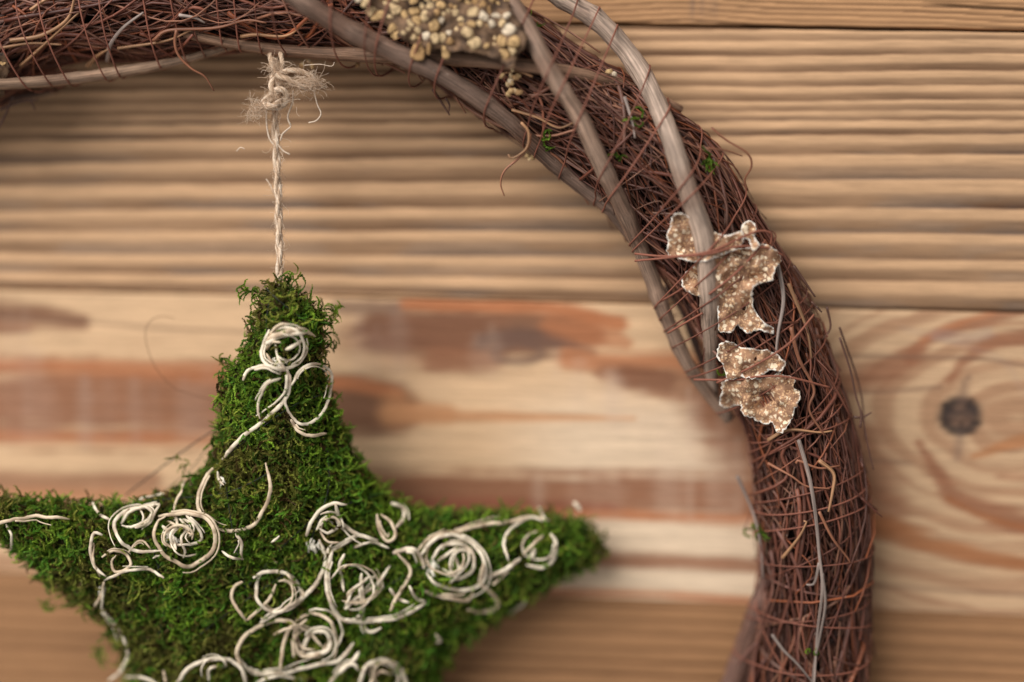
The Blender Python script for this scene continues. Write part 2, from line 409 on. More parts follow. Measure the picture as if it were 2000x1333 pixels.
    B([(2300, 620), (2000, 658), (1930, 676), (1885, 705), (1852, 745)], [40, 34, 34, 34, 14], BR2, 0.85, soft=0.5, seed=83)
    B([(1830, 655), (1885, 660), (1930, 650)], 22, GY, 0.3, seed=84)
    B([(1690, 860), (1700, 930), (1722, 1000)], [70, 110, 90], BR2, 0.75, soft=0.5, seed=85)
    B([(1680, 1020), (1730, 1030), (1800, 1055), (1880, 1080), (2000, 1103), (2300, 1140)], [50, 40, 26, 24, 22, 20], lin(166, 106, 66), 0.85, soft=0.5, seed=86)
    B([(1795, 868), (1830, 920), (1860, 968), (1930, 1000), (2050, 1032), (2300, 1080)], [16, 34, 44, 46, 44, 40], BR2, 0.9, soft=0.45, seed=87)
    B([(1850, 975), (1930, 1012), (2050, 1045)], 12, lin(160, 100, 62), 0.7, seed=88)
    B([(1900, 892), (1950, 878), (2010, 858), (2200, 830)], [12, 26, 30, 30], lin(180, 122, 80), 0.8, seed=89)
    B([(2300, 940), (2050, 935), (1950, 930)], [50, 40, 14], BR2, 0.55, seed=90)
    B([(1760, 640), (1950, 700), (2000, 770)], 12, GY, 0.12, seed=91)
    th = np.linspace(0, 2 * math.pi, 22)
    B([(1876 + 17 * math.cos(a), 814 + 14 * math.sin(a)) for a in th], 34, lin(120, 92, 76), 0.95, soft=0.5, seed=92, rag=0.4)
    B([(1876 + 34 * math.cos(a), 814 + 30 * math.sin(a)) for a in th], 17, lin(46, 40, 40), 0.9, soft=0.7, seed=93, rag=0.5, stretch=30)
    B([(1856, 812), (1900, 806)], 18, lin(70, 58, 54), 0.6, seed=94)
    for a in (0.4, 1.5, 2.6, 3.9, 5.2): B([(1876 + 10 * math.cos(a), 814 + 8 * math.sin(a)), (1876 + 46 * math.cos(a), 814 + 38 * math.sin(a))], [4, 7], lin(40, 34, 34), 0.6, seed=95)
    B([(1876, 850), (1872, 880), (1868, 905)], [22, 16, 6], lin(128, 104, 90), 0.5, seed=97); B([(1880, 780), (1884, 752), (1892, 735)], [20, 14, 6], lin(118, 92, 78), 0.6, seed=98)
    ridge = 0
    for pts in ([(-300, 600), (0, 618), (400, 646), (700, 655)], [(1600, 694), (1750, 697), (1900, 700), (2050, 722)], [(1640, 768), (1750, 765), (1840, 756)], [(1600, 893), (1780, 905)], [(1600, 1138), (1800, 1150), (2300, 1185)]):
        B(pts, 7, lin(128, 98, 80), 0.6, soft=0.7, seed=96, rag=0.15)
    c *= (0.93 + 0.14 * fbm(x / 300, y / 5, 99, 3))[:, None]
    h = 0.0005 * (fbm(x / 400, y / 12, 77) - 0.5)
    return c, h

def make_plank(zlo, zhi, fn, parent, dy=0.0):
    xa, xb = at(-900, 666)[0], at(2900, 666)[0]
    fa, fb = at(-80, 900)[0], at(2080, 666)[0]
    xs = np.r_[np.linspace(xa, fa, 14, endpoint=False), np.linspace(fa, fb, 250, endpoint=False), np.linspace(fb, xb, 14)]
    hmid = float(zhi(0) - zlo(0)); nz = max(30, int(hmid / (2.6 * PX)))
    u = np.linspace(0, 1, nz)
    # rounded arrises: last rows dip back
    X = np.repeat(xs[None], nz, 0); Z = zlo(xs)[None] + (zhi(xs) - zlo(xs))[None] * u[:, None]
    x, y = px(np.stack([X.ravel(), np.zeros(X.size), Z.ravel()], 1))
    c, h = fn(x, y)
    h = h.reshape(X.shape) + dy
    e = np.minimum(Z - zlo(xs)[None], zhi(xs)[None] - Z); h = h - 0.0007 * np.clip(1 - e / 0.0009, 0, 1) ** 2
    wob = 0.00035 * (fbm(xs / 0.012, xs * 0, 5)[None] - 0.5) * (np.clip(1 - e / 0.002, 0, 1))
    V = np.stack([X, -h, Z + wob], -1)
    nx = len(xs)
    V = V.reshape(-1, 3)
    i = np.arange(nz - 1)[:, None] * nx; k = np.arange(nx - 1)[None]
    F = np.stack([i + k, i + k + 1, i + nx + k + 1, i + nx + k], -1).reshape(-1, 4)
    # back face and edges
    bnd = np.r_[np.arange(nx), np.arange(1, nz) * nx + nx - 1, (nz - 1) * nx + np.arange(nx - 2, -1, -1), np.arange(nz - 2, 0, -1) * nx]
    VB = V[bnd].copy(); VB[:, 1] = 0.018
    n0 = len(V); kk = np.arange(len(bnd)); k2 = (kk + 1) % len(bnd)
    FB = np.stack([bnd[kk], n0 + kk, n0 + k2, bnd[k2]], -1)
    g = Geo(); V = np.vstack([V, VB]); cc = np.vstack([c, c[bnd] * 0.6])
    g.add(V, F, cc, V); g.f.append(FB)
    return g.build('plank', MW, parent)
wall = empty('wall', (0, 0.009, 0), 'wall of wide horizontal weathered pine planks behind the wreath', None, 'structure')
off = lambda f, d: (lambda X: f(X) + d)
H = 0.126
p_top = make_plank(off(J1, GAP), off(J1, H), plank_fine, wall, 0.0003)
p_rdg = make_plank(off(J2, 0.0006), off(J1, -GAP), plank_ridged, wall, 0.0)
p_stn = make_plank(off(J3, 0.0002), off(J2, -0.0004), plank_stained, wall, -0.0002)
p_low = make_plank(off(J3, -H), off(J3, -0.0003), plank_low, wall, 0.0)
p_top['label'] = 'tan plank with fine dark grain lines'; p_rdg['label'] = 'plank with deep brushed ridges'
p_stn['label'] = 'smooth pale plank with rust-brown stains and a knot'; p_low['label'] = 'tan softly striped plank'
g = Geo()
q = np.array([[-.5, .019, -.5], [.5, .019, -.5], [.5, .019, .5], [-.5, .019, .5], [-.5, .024, -.5], [.5, .024, -.5], [.5, .024, .5], [-.5, .024, .5]])
g.add(q, [[0, 1, 2, 3], [5, 4, 7, 6], [0, 4, 5, 1], [1, 5, 6, 2], [2, 6, 7, 3], [3, 7, 4, 0]], lin(50, 38, 30))
g.build('light_block_board', MD, wall, smooth=False)  # unseen board added behind the gaps to stop light leaking through

# ================================================================== the wreath
HC, RT, FLAT = 0.0218, 0.0242, 0.85
ctr_px = [(-740, 1250), (-725, 1000), (-665, 780), (-560, 570), (-400, 360), (-200, 190), (0, 72), (150, 18), (320, -8), (500, -18), (640, -12), (780, 18), (906, 76), (1072, 184), (1190, 262), (1288, 350),
          (1360, 440), (1432, 548), (1500, 680), (1556, 821), (1580, 950), (1590, 1080), (1585, 1220), (1570, 1380), (1520, 1620), (1420, 1880)]
cw = at(*np.array(ctr_px, float).T, HC)
CL = spline(cw, step=0.002); NS = len(CL)
CLs = np.arange(NS) * np.linalg.norm(CL[1] - CL[0])
CT = np.gradient(CL, axis=0); CT /= np.linalg.norm(CT, axis=1)[:, None]
TO = np.array([0, -1.0, 0])
CN = np.cross(TO, CT); CN /= np.linalg.norm(CN, axis=1)[:, None]
RC = at(420, 1180, HC)
if ((CL[NS // 2] - RC) @ CN[NS // 2]) < 0: CN = -CN
SL = CLs[-1]
RV = RT * (1 + 0.05 * np.sin(CLs / 0.035 + 1) + 0.04 * np.sin(CLs / 0.013))
def tp(s, phi, rho):
    """point on the bundle: s along, phi round (0 = outer side, pi/2 = towards the viewer), rho in radii"""
    s = np.clip(s, 0, SL)
    f = lambda A: np.stack([np.interp(s, CLs, A[:, k]) for k in range(3)], -1)
    C, N = f(CL), f(CN); R = np.interp(s, CLs, RV) * rho
    return C + R[..., None] * (np.cos(phi)[..., None] * N + FLAT * np.sin(phi)[..., None] * TO)
def s_of(x, y):
    P = at(x, y, HC); d = np.linalg.norm(CL - P, axis=1); return CLs[np.argmin(d)]
def tube_h(x, y):
    """height of the bundle's front at a photograph pixel"""
    x = np.atleast_1d(np.asarray(x, float)); y = np.atleast_1d(np.asarray(y, float)); h = np.full(len(x), HC + 0.7 * RT)
    for _ in range(4):
        P = at(x, y, h); d = np.sqrt(((P[:, None, [0, 2]] - CL[None, :, [0, 2]]) ** 2).sum(-1)); j = d.argmin(1); dm = d.min(1)
        R = RV[j]; h = 0.5 * h + 0.5 * (HC + FLAT * np.sqrt(np.clip(R * R - dm * dm, 0, None)))
    return h
wreath = empty('wreath', tuple(at(1590, 1300, 0.0)), 'large round wreath of bundled dark brown twigs tied with rust-coloured thread', 'wreath')

# thick vine stems laid over the bundle (px path, widths px, extra height, colour)
VINES = []
def vine(pts, w, hoff, col, sides=14, label=None, hmin=None):
    p = np.array(pts, float); q = spline(p, step=14)
    t = np.linspace(0, 1, len(q))
    h = tube_h(q[:, 0], q[:, 1]) + np.interp(t, np.linspace(0, 1, len(np.atleast_1d(hoff))), np.atleast_1d(hoff))
    h = np.convolve(np.pad(h, 6, mode='edge'), np.ones(13) / 13, 'valid')
    P = at(q[:, 0], q[:, 1], h)
    R = np.interp(t, np.linspace(0, 1, len(np.atleast_1d(w))), np.atleast_1d(w)) * 0.5 * 0.000198
    L = np.r_[0, np.cumsum(np.linalg.norm(np.diff(P, axis=0), axis=1))]
    R = R * (1 + 0.13 * (fbm(L / 0.010, L * 0 + rng.random() * 50, 3) - 0.5) * 2)
    for k in range(int(L[-1] / 0.045)):          # leaf nodes
        c = rng.uniform(0.01, L[-1]); R = R * (1 + 0.13 * np.exp(-((L - c) / 0.0022) ** 2))
    P = P + 0.0006 * np.stack([fbm(L / 0.02, L * 0 + 3.3 + rng.random() * 9, 1) - 0.5, L * 0, fbm(L / 0.02, L * 0 + 7.7, 2) - 0.5], 1)
    g = Geo(); cc = np.asarray(col)
    n = len(P)
    V, Fs, tc = tube(P, R, sides=sides, lump=0.03)
    colv = cc * (0.62 + 0.76 * fbm(tc[:, 2] / 0.03, tc[:, 0] / 0.004, 6)[:, None])
    patch = sstep(0.56, 0.7, fbm(tc[:, 2] / 0.018 + 31, tc[:, 0] / 0.006, 16))[:, None]
    colv = colv * (1 - 0.4 * patch) + lin(112, 78, 60) * 0.4 * patch
    g.add(V, Fs[0], colv, tc); g.f.append(Fs[1]); g.f.append(Fs[2])
    o = g.build('vine_stem', MV, wreath)
    if label: o['label'] = label
    VINES.append((P, R)); return o
vA = vine([(540, -30), (650, 42), (740, 88), (850, 140), (930, 190), (1000, 243), (1060, 300), (1130, 360), (1195, 412), (1250, 480)], [40, 42, 40, 36, 34, 30], [.015, .016, .011, .003, -.004], lin(122, 98, 84))
vB = vine([(960, -50), (1030, 55), (1075, 140), (1130, 225), (1165, 300), (1205, 385), (1235, 450), (1264, 520), (1297, 610), (1337, 700), (1378, 762), (1425, 820)], [38, 38, 38, 36, 32, 28], [.014, .012, .008, .005, .003, -.003], lin(150, 124, 106))
vC = vine([(1040, -40), (1110, 5), (1160, 35), (1205, 78), (1250, 140), (1290, 220), (1320, 300), (1345, 380), (1370, 450), (1380, 520), (1386, 600), (1390, 680), (1390, 735), (1394, 775)], [44, 45, 44, 42, 41, 40, 24], [.000, .003, .006, .006, .006, .005, -.007], lin(176, 153, 136), label='pale grey vine stem')
vD = vine([(360, 66), (450, 86), (540, 97), (620, 103), (700, 107), (790, 109), (870, 113), (980, 123), (1090, 138), (1170, 154), (1262, 184), (1330, 215)], [20, 26, 30, 30, 32, 26, 20], [.000, .006, .007, .005, .003, -.002, -.008], lin(142, 110, 88))
vF = vine([(-160, 172), (-60, 168), (0, 165), (100, 158), (200, 146), (300, 130), (380, 112), (460, 88)], [22, 24, 24, 22, 16], [.014, .014, .010, .000], lin(150, 122, 100))
vG = vine([(1505, 1130), (1482, 1190), (1458, 1260), (1432, 1330), (1400, 1420), (1350, 1560)], [44, 52, 54, 54], [-.008, -.006, -.005, -.005], lin(112, 84, 74))
vH = vine([(-20, 205), (40, 190), (110, 178)], [18, 16, 10], [-.006, -.012], lin(96, 74, 64))
vI = vine([(1300, 560), (1335, 610), (1362, 680), (1400, 770)], [14, 18, 14], [-.012, -.012, -.010], lin(80, 58, 50))

# core that fills the bundle, coloured near-black as painted shade between the twigs
g = Geo()
ss = np.linspace(0, SL, 220); ph = np.linspace(0, 2 * math.pi, 20, endpoint=False)
S, Pp = np.meshgrid(ss, ph, indexing='ij')
V = tp(S.ravel(), Pp.ravel(), 0.62 + 0.10 * fbm(S.ravel() / 0.004, Pp.ravel() * 3, 5))
i = np.arange(219)[:, None] * 20; k = np.arange(20)[None]; k2 = (k + 1) % 20
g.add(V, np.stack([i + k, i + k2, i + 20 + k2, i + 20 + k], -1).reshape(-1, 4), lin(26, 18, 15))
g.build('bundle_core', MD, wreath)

TW_COL = [lin(122, 78, 62), lin(108, 66, 52), lin(136, 90, 70), lin(126, 94, 82), lin(150, 112, 92), lin(92, 56, 46), lin(146, 88, 58), lin(116, 80, 70)]
def twig_path(s0, phi0, rho, length, slope, curl, n, wob):
    t = np.linspace(0, 1, n)
    s = s0 + length * t * math.cos(slope)
    # curved drift round the bundle
    ang = phi0 + (length * math.sin(slope) / RT) * (t + curl * t * t) + wob * np.sin(t * rng.uniform(2, 7) + rng.uniform(0, 6)) * 0.10
    r = rho + 0.03 * np.sin(t * rng.uniform(3, 9) + rng.uniform(0, 6)) + wob * 0.05 * (t - 0.5)
    return tp(s, ang, r)
def twig_geo(g, P, r0, col, sides):
    R = r0 * np.linspace(1.1, rng.uniform(0.3, 0.8), len(P))
    add_tube(g, P, R, col, sides=sides)
s_in = (s_of(-120, 110), s_of(1575, 1420))
mass = Geo(); cand = []; S700 = s_of(700, 0)
N_TW = 5200
for i in range(N_TW):
    layer = rng.random()
    rho = 0.72 + 0.31 * layer
    s0 = rng.uniform(0, SL); phi = rng.uniform(math.radians(-70), math.radians(250))
    length = rng.uniform(0.025, 0.11) if layer > 0.35 else rng.uniform(0.05, 0.13)
    sl = rng.normal(0, 0.19) if rng.random() < 0.75 else rng.normal(0, 0.6)
    if rng.random() < 0.03: sl = rng.uniform(-1.3, 1.3); length *= 0.5
    chaotic = s0 < S700
    if layer > 0.9: sl += rng.normal(0, 0.32)
    wob = rng.uniform(0.8, 3.2) if chaotic else rng.uniform(0.5, 2.6)
    P = twig_path(s0, phi, rho, length, sl, rng.normal(0, 1.0 if layer > 0.9 else 0.5), 13, wob * (1.5 if layer > 0.9 else 1))
    r0 = rng.choice([0.0003, 0.00045, 0.00065, 0.00095], p=[.25, .35, .28, .12])
    col = TW_COL[rng.integers(len(TW_COL))] * rng.uniform(0.55, 1.12) * (0.35 + 0.65 * layer)  # deeper twigs get darker colour, painting in the shade inside the bundle
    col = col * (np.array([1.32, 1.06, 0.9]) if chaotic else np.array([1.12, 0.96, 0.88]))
    front = math.sin(phi)
    inview = s_in[0] - 0.02 < s0 < s_in[1]
    score = layer * (front > 0.05) * inview * r0 * length
    cand.append((score, P, r0, col))
cand.sort(key=lambda c: -c[0])
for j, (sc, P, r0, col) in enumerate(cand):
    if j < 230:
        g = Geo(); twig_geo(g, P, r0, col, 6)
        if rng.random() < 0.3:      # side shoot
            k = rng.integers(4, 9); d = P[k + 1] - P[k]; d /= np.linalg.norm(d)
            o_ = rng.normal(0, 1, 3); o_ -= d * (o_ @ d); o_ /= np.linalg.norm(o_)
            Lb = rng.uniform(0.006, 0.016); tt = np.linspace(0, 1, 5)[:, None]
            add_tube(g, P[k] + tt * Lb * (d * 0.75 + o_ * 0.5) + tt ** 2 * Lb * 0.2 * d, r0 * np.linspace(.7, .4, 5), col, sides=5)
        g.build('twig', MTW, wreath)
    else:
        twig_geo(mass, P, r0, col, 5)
m = mass.build('twig_bundle', MTW, wreath); m['kind'] = 'stuff'

# single twigs and tendrils that stand out (px path, width, height above wall or None = on the bundle)
def loose(pts, w, col, h=None, hoff=0.002, name='twig', mat=None, taper=0.5, sides=6, par=None):
    q = spline(pts, step=7)
    hh = tube_h(q[:, 0], q[:, 1]) + hoff if h is None else np.interp(np.linspace(0, 1, len(q)), np.linspace(0, 1, len(np.atleast_1d(h))), np.atleast_1d(h))
    if mat is MWI and par is None:
        Q = at(q[:, 0], q[:, 1], hh); d = np.hypot(Q[:, None, 0] - VP[None, :, 0], Q[:, None, 2] - VP[None, :, 2]); rad = VR[None] + WR
        hh = np.maximum(hh, np.where(d < rad, -VP[None, :, 1] + np.sqrt(np.clip(rad ** 2 - d ** 2, 0, None)), 0).max(1)); i_ = np.arange(len(hh))
        hh = (hh[None] - 0.0007 * np.abs(i_[:, None] - i_[None])).max(1)
    if h is None and len(hh) > 8 and mat is None: hh = np.convolve(np.pad(hh, 3, mode='edge'), np.ones(7) / 7, 'valid')
    P = at(q[:, 0], q[:, 1], hh)
    g = Geo(); add_tube(g, P, 0.5 * w * 0.000212 * np.linspace(1, taper, len(P)), col, sides=sides)
    return g.build(name, mat or MTW, par or wreath)
GR, RB, TN, DK = lin(164, 146, 136), lin(150, 98, 72), lin(172, 128, 92), lin(96, 66, 54)
for pts, w, col in [
    ([(1560, 860), (1580, 930), (1592, 1000), (1600, 1080), (1606, 1150), (1596, 1240), (1590, 1340)], 9, GR * .8),
    ([(1606, 1120), (1612, 1180), (1602, 1240), (1590, 1300), (1585, 1360)], 7, GR * 0.7),
    ([(1600, 1100), (1590, 1140), (1575, 1142)], 7, GR), ([(1600, 900), (1628, 925), (1626, 960), (1618, 1000)], 9, TN),
    ([(1508, 1240), (1530, 1270), (1560, 1300), (1600, 1350)], 7, GR * 0.6), ([(1555, 905), (1560, 900), (1600, 915), (1640, 910)], 6, RB),
    ([(1528, 1090), (1560, 1050), (1575, 1020), (1570, 1018)], 7, TN), ([(1500, 905), (1545, 930), (1575, 950), (1620, 955)], 6, RB),
    ([(1600, 1000), (1625, 1050), (1655, 1090), (1660, 1100)], 7, RB), ([(1440, 930), (1470, 1000), (1485, 1060), (1490, 1130)], 8, GR * 0.7),
    ([(1500, 860), (1540, 840), (1600, 845), (1625, 842)], 8, TN), ([(1545, 640), (1560, 700), (1590, 760), (1580, 800), (1610, 850)], 9, RB * 0.9),
    ([(1515, 500), (1530, 580), (1520, 650), (1515, 700)], 11, GR * 0.7), ([(1540, 555), (1575, 640), (1585, 700)], 9, TN * 0.8),
    ([(1220, 190), (1235, 240), (1240, 270)], 8, GR), ([(1010, 260), (1060, 290), (1100, 320), (1150, 400)], 7, RB),
    ([(1000, 215), (1050, 230), (1090, 250), (1120, 240)], 7, TN), ([(1040, 150), (1010, 140), (980, 145)], 6, TN),
    ([(20, 80), (80, 70), (130, 40), (145, 0), (150, -30)], 9, TN), ([(40, 130), (100, 75), (160, 20)], 7, TN * 0.9), ([(210, 120), (215, 90), (240, 55), (280, 25)], 9, GR * 0.9),
    ([(350, 30), (380, 35), (400, 45)], 8, GR), ([(470, 72), (500, 68), (560, 70), (600, 40)], 8, TN), ([(170, 130), (190, 110), (215, 95)], 8, TN), ([(0, 95), (60, 85), (120, 88)], 7, TN),
    ([(300, 80), (330, 60), (420, 55), (480, 40), (520, 45)], 8, RB), ([(230, 95), (300, 85), (340, 75), (380, 55)], 7, TN), ([(60, 20), (100, -5), (150, -10)], 8, TN)]:
    loose(pts, w, col)
# tendrils hanging free of the bundle
loose([(345, 60), (342, 85), (350, 110), (375, 135), (400, 150), (418, 178)], 7, RB, h=[.05, .045, .04], taper=0.45)
loose([(1035, 262), (1032, 285), (1010, 312), (985, 335), (978, 360), (985, 383)], 7, RB * 1.1, h=[.046, .045, .044], taper=0.4)
loose([(1018, 240), (1032, 258), (1028, 290), (1000, 310), (993, 302)], 6, TN, h=[.047, .046], taper=0.5)
loose([(1390, 250), (1420, 275), (1460, 300), (1468, 325), (1455, 350), (1460, 372)], 5, RB * 0.8, h=[.04, .042, .034], taper=0.8)
loose([(1380, 290), (1420, 295), (1450, 305)], 5, RB * 0.8, h=[.044, .040])
loose([(1615, 600), (1622, 640), (1605, 665)], 6, DK, h=[.03, .028])
loose([(1640, 660), (1660, 720), (1672, 775), (1685, 815), (1695, 870), (1706, 918)], 5, DK, h=[.03, .03, .03], taper=0.6)
loose([(1668, 815), (1685, 815), (1702, 806)], 6, DK, h=[.03, .03]); loose([(1680, 835), (1682, 812), (1676, 785)], 6, DK, h=[.031, .03])
loose([(1550, 520), (1585, 570), (1592, 580)], 8, DK, h=[.036, .034]); loose([(1585, 590), (1605, 610)], 6, DK, h=[.034, .033])
loose([(845, 175), (862, 200), (878, 225)], 7, DK, h=[.03, .03]); loose([(870, 192), (878, 205), (876, 222)], 5, DK, h=[.03, .03])
loose([(890, 190), (910, 222)], 5, RB * 0.8, h=[.032, .032]); loose([(945, 215), (948, 248)], 5, RB * 0.8, h=[.034, .034])
loose([(-30, 290), (0, 245), (15, 215), (25, 190)], 7, DK, h=[.03, .035]); loose([(0, 215), (40, 200), (75, 195)], 6, DK, h=[.03, .03])
loose([(60, 195), (68, 215)], 5, DK, h=[.03, .03]); loose([(1640, 640), (1680, 760), (1690, 860)], 5, DK * 0.8, h=[.025, .02, .022])

# rust thread wound round bundle and stems
VP = np.vstack([v[0] for v in VINES]); VR = np.concatenate([v[1] for v in VINES])
WR = 0.00037
def push_out(P, s):
    """lift a wound thread over the stems it crosses"""
    C = np.stack([np.interp(s, CLs, CL[:, k]) for k in range(3)], -1)
    D = P - C; r = np.linalg.norm(D, axis=1); D /= r[:, None]
    w = VP[None] - C[:, None]; al = (w * D[:, None]).sum(2); pp = np.linalg.norm(w - al[..., None] * D[:, None], axis=2); rad = VR[None] + WR
    hit = (pp < rad) & (al > 0)
    need = np.where(hit, al + np.sqrt(np.clip(rad ** 2 - pp ** 2, 0, None)), 0).max(1)
    r = np.maximum(r, need); i = np.arange(len(r))
    r = (r[None] - 0.00075 * np.abs(i[:, None] - i[None])).max(1)        # drawn taut on both sides of a stem
    r = np.convolve(np.pad(r, 1, mode='edge'), [.2, .6, .2], 'valid')
    return C + D * r[:, None]
def wrap(s0, a0, a1, ds, name='binding_thread', col=None, rho=1.035):
    n = max(12, int((a1 - a0) / 0.07)); t = np.linspace(0, 1, n)
    a = a0 + (a1 - a0) * t; s = s0 + ds * t + 0.0012 * np.sin(t * 5 + rng.uniform(0, 6))
    P = tp(s, a, np.full(n, rho) + 0.012 * np.sin(a * 5 + rng.uniform(0, 6)))
    P = push_out(P, np.clip(s, 0, SL))
    g = Geo(); add_tube(g, P, WR * rng.uniform(0.85, 1.1), (lin(132, 82, 66) if col is None else col) * rng.uniform(0.75, 1.15), sides=5)
    return g.build(name, MWI, wreath)
a_, b_ = math.radians(-25), math.radians(205)
s = s_of(-350, 320)
sA, sB, sC_ = s_of(640, -12), s_of(1288, 350), s_of(1556, 821)
while s < s_of(1540, 1560):
    if s < sA: pitch, ds = rng.uniform(.007, .016), rng.normal(0, .004)
    elif s < sB: pitch, ds = rng.uniform(.010, .018), rng.normal(-.022, .006)
    elif s < sC_: pitch, ds = rng.uniform(.009, .015), rng.normal(-.02, .008)
    else: pitch, ds = rng.choice([.003, .009, .014, .021]), rng.normal(-.003, .011)
    wrap(s, a_, b_, -ds, rho=rng.uniform(1.02, 1.05))
    s += pitch
# a few threads that can be followed one by one
def thread(pts, hoff=0.0022, w=4.6):
    loose(pts, w, lin(142, 88, 70), hoff=hoff, name='binding_thread', mat=MWI, taper=1.0, sides=5)
thread([(1240, 496), (1300, 501), (1380, 497), (1440, 482), (1500, 485), (1530, 500)], .0098)
thread([(1240, 510), (1310, 503), (1385, 492), (1445, 466), (1480, 452), (1506, 456), (1505, 478)], .0098)
thread([(1284, 593), (1320, 572), (1345, 556)], .003); thread([(1304, 651), (1340, 630), (1372, 612)], .003)
thread([(1355, 742), (1440, 742), (1480, 736), (1540, 737), (1620, 757)], .006); thread([(1400, 748), (1470, 716), (1540, 672), (1590, 615)], .006)
thread([(1385, 575), (1430, 540), (1470, 500), (1495, 470)], .007)

# ------------------------------------------------------------------ crusts of lichen tied to the wreath
def inside(poly, x, y):
    r = np.zeros(len(x), bool); n = len(poly)
    for i in range(n):
        x0, y0 = poly[i]; x1, y1 = poly[(i + 1) % n]
        c = ((y0 > y) != (y1 > y)) & (x < (x1 - x0) * (y - y0) / (y1 - y0 + 1e-12) + x0); r ^= c
    return r
def pdist(poly, x, y):
    d = np.full(len(x), 1e9); n = len(poly)
    for i in range(n):
        a = poly[i]; b = poly[(i + 1) % n]; e = b - a; L = e @ e + 1e-9
        t = np.clip(((x - a[0]) * e[0] + (y - a[1]) * e[1]) / L, 0, 1)
        d = np.minimum(d, np.hypot(x - a[0] - t * e[0], y - a[1] - t * e[1]))
    return d
def crust(outline, hoff, name, parent, mat, holes=(), seed=0, curl=0.0050, thick=0.0009, rough=2.6, step=5.0, white=1.0, fold=None):
    o = spline(outline, closed=True, step=5.0)
    # ragged rim
    c = o.mean(0); nrm = o - c; nrm /= np.linalg.norm(nrm, axis=1)[:, None]
    k = np.arange(len(o))
    o = o + nrm * (rough * (rng.random(len(o)) - 0.5) * 2 + 3.0 * (fbm(k / 3.0, k * 0 + seed, seed) - 0.5) * rough / 2)[:, None]
    x0, y0 = o.min(0); x1, y1 = o.max(0)
    gx, gy = np.meshgrid(np.arange(x0, x1, step), np.arange(y0, y1, step * 0.87)); gx[1::2] += step / 2
    gx = gx.ravel() + rng.normal(0, .6, gx.size); gy = gy.ravel() + rng.normal(0, .6, gy.size)
    m = inside(o, gx, gy); m &= pdist(o, gx, gy) > 2.2
    pts = np.vstack([o, np.stack([gx[m], gy[m]], 1)]); n = len(o)
    res = delaunay_2d_cdt([Vector(p) for p in pts], [(i, (i + 1) % n) for i in range(n)], [], 0, 1e-4)
    vv = np.array([list(p) for p in res[0]]); tri = np.array([list(f) for f in res[2] if len(f) == 3])
    cen = vv[tri].mean(1); keep = inside(o, cen[:, 0], cen[:, 1])
    for hx, hy, hr in holes: keep &= np.hypot(cen[:, 0] - hx, cen[:, 1] - hy) > hr
    tri = tri[keep]
    used = np.unique(tri); mp = -np.ones(len(vv), int); mp[used] = np.arange(len(used)); vv = vv[used]; tri = mp[tri]
    x, y = vv[:, 0], vv[:, 1]; d = pdist(o, x, y)
    base = tube_h(x, y); hb = base.mean()
    h = hb + 0.55 * (base - hb) + hoff + 0.0022 + curl * (fbm(x / 27 + seed, y / 27, seed, 3) - 0.5) * 2.4 + curl * 1.3 * np.exp(-d / 9) * (fbm(x / 22, y / 22 + seed, seed + 3, 2) - 0.25)
    h = np.maximum(h, base + 0.0005)
    if fold is not None:
        (fx, fy), (ux, uy), depth, wd = fold
        h -= depth * np.exp(-(((x - fx) * uy - (y - fy) * ux) / wd) ** 2)
    e1 = np.sort(tri[:, [0, 1, 1, 2, 2, 0]].reshape(-1, 2), axis=1)
    A = at(x, y, h); Bk = at(x, y, h - thick)
    # orientation towards the viewer
    nv = np.cross(A[tri[:, 1]] - A[tri[:, 0]], A[tri[:, 2]] - A[tri[:, 0]]); flip = nv[:, 1] > 0; tri[flip] = tri[flip][:, ::-1]
    N = len(A)
    de = np.concatenate([tri[:, [0, 1]], tri[:, [1, 2]], tri[:, [2, 0]]])
    key = de[:, 0] * N + de[:, 1]; rev = de[:, 1] * N + de[:, 0]; b = de[~np.isin(key, rev)]
    bd = np.zeros(N); bd[np.unique(b)] = 1
    side = np.stack([b[:, 1], b[:, 0], b[:, 0] + N, b[:, 1] + N], 1)
    col = np.clip((np.exp(-d / 3.5) + 0.3 * bd) * white * (0.35 + 1.1 * fbm(x / 20, y / 20, seed + 9, 2)), 0, 1)[:, None] * np.ones(3)
    g = Geo(); g.add(np.vstack([A, Bk]), tri, np.vstack([col, np.ones_like(col) * white]), np.vstack([A, Bk]))
    g.f.append(tri[:, ::-1] + N); g.f.append(side)
    return g.build(name, mat, parent)
LU = crust([(1330, 548), (1345, 528), (1372, 505), (1440, 487), (1470, 482), (1495, 478), (1515, 490), (1526, 508), (1513, 528), (1510, 547), (1490, 553), (1472, 562), (1470, 590), (1480, 615), (1495, 632), (1512, 642), (1506, 653),
            (1485, 645), (1460, 650), (1440, 637), (1428, 650), (1405, 646), (1402, 615), (1397, 590), (1370, 582), (1345, 571)], 0.0022, 'lichen', wreath, ML, holes=[(1453, 602, 4.5)], seed=3)
LU['label'] = 'brown cream-spotted lichen crust with ragged white rim'
_ = crust([(1303, 470), (1307, 445), (1315, 421), (1335, 417), (1360, 436), (1395, 452), (1420, 460), (1446, 452), (1452, 462), (1442, 486), (1400, 502), (1372, 512), (1330, 506), (1304, 500)], 0.0034, 'lobe', LU, ML, seed=5, curl=0.004)
_ = crust([(1445, 452), (1452, 438), (1464, 429), (1478, 445), (1474, 462), (1484, 480), (1470, 490), (1462, 470), (1450, 466)], 0.004, 'lobe', LU, ML, seed=8, rough=2)
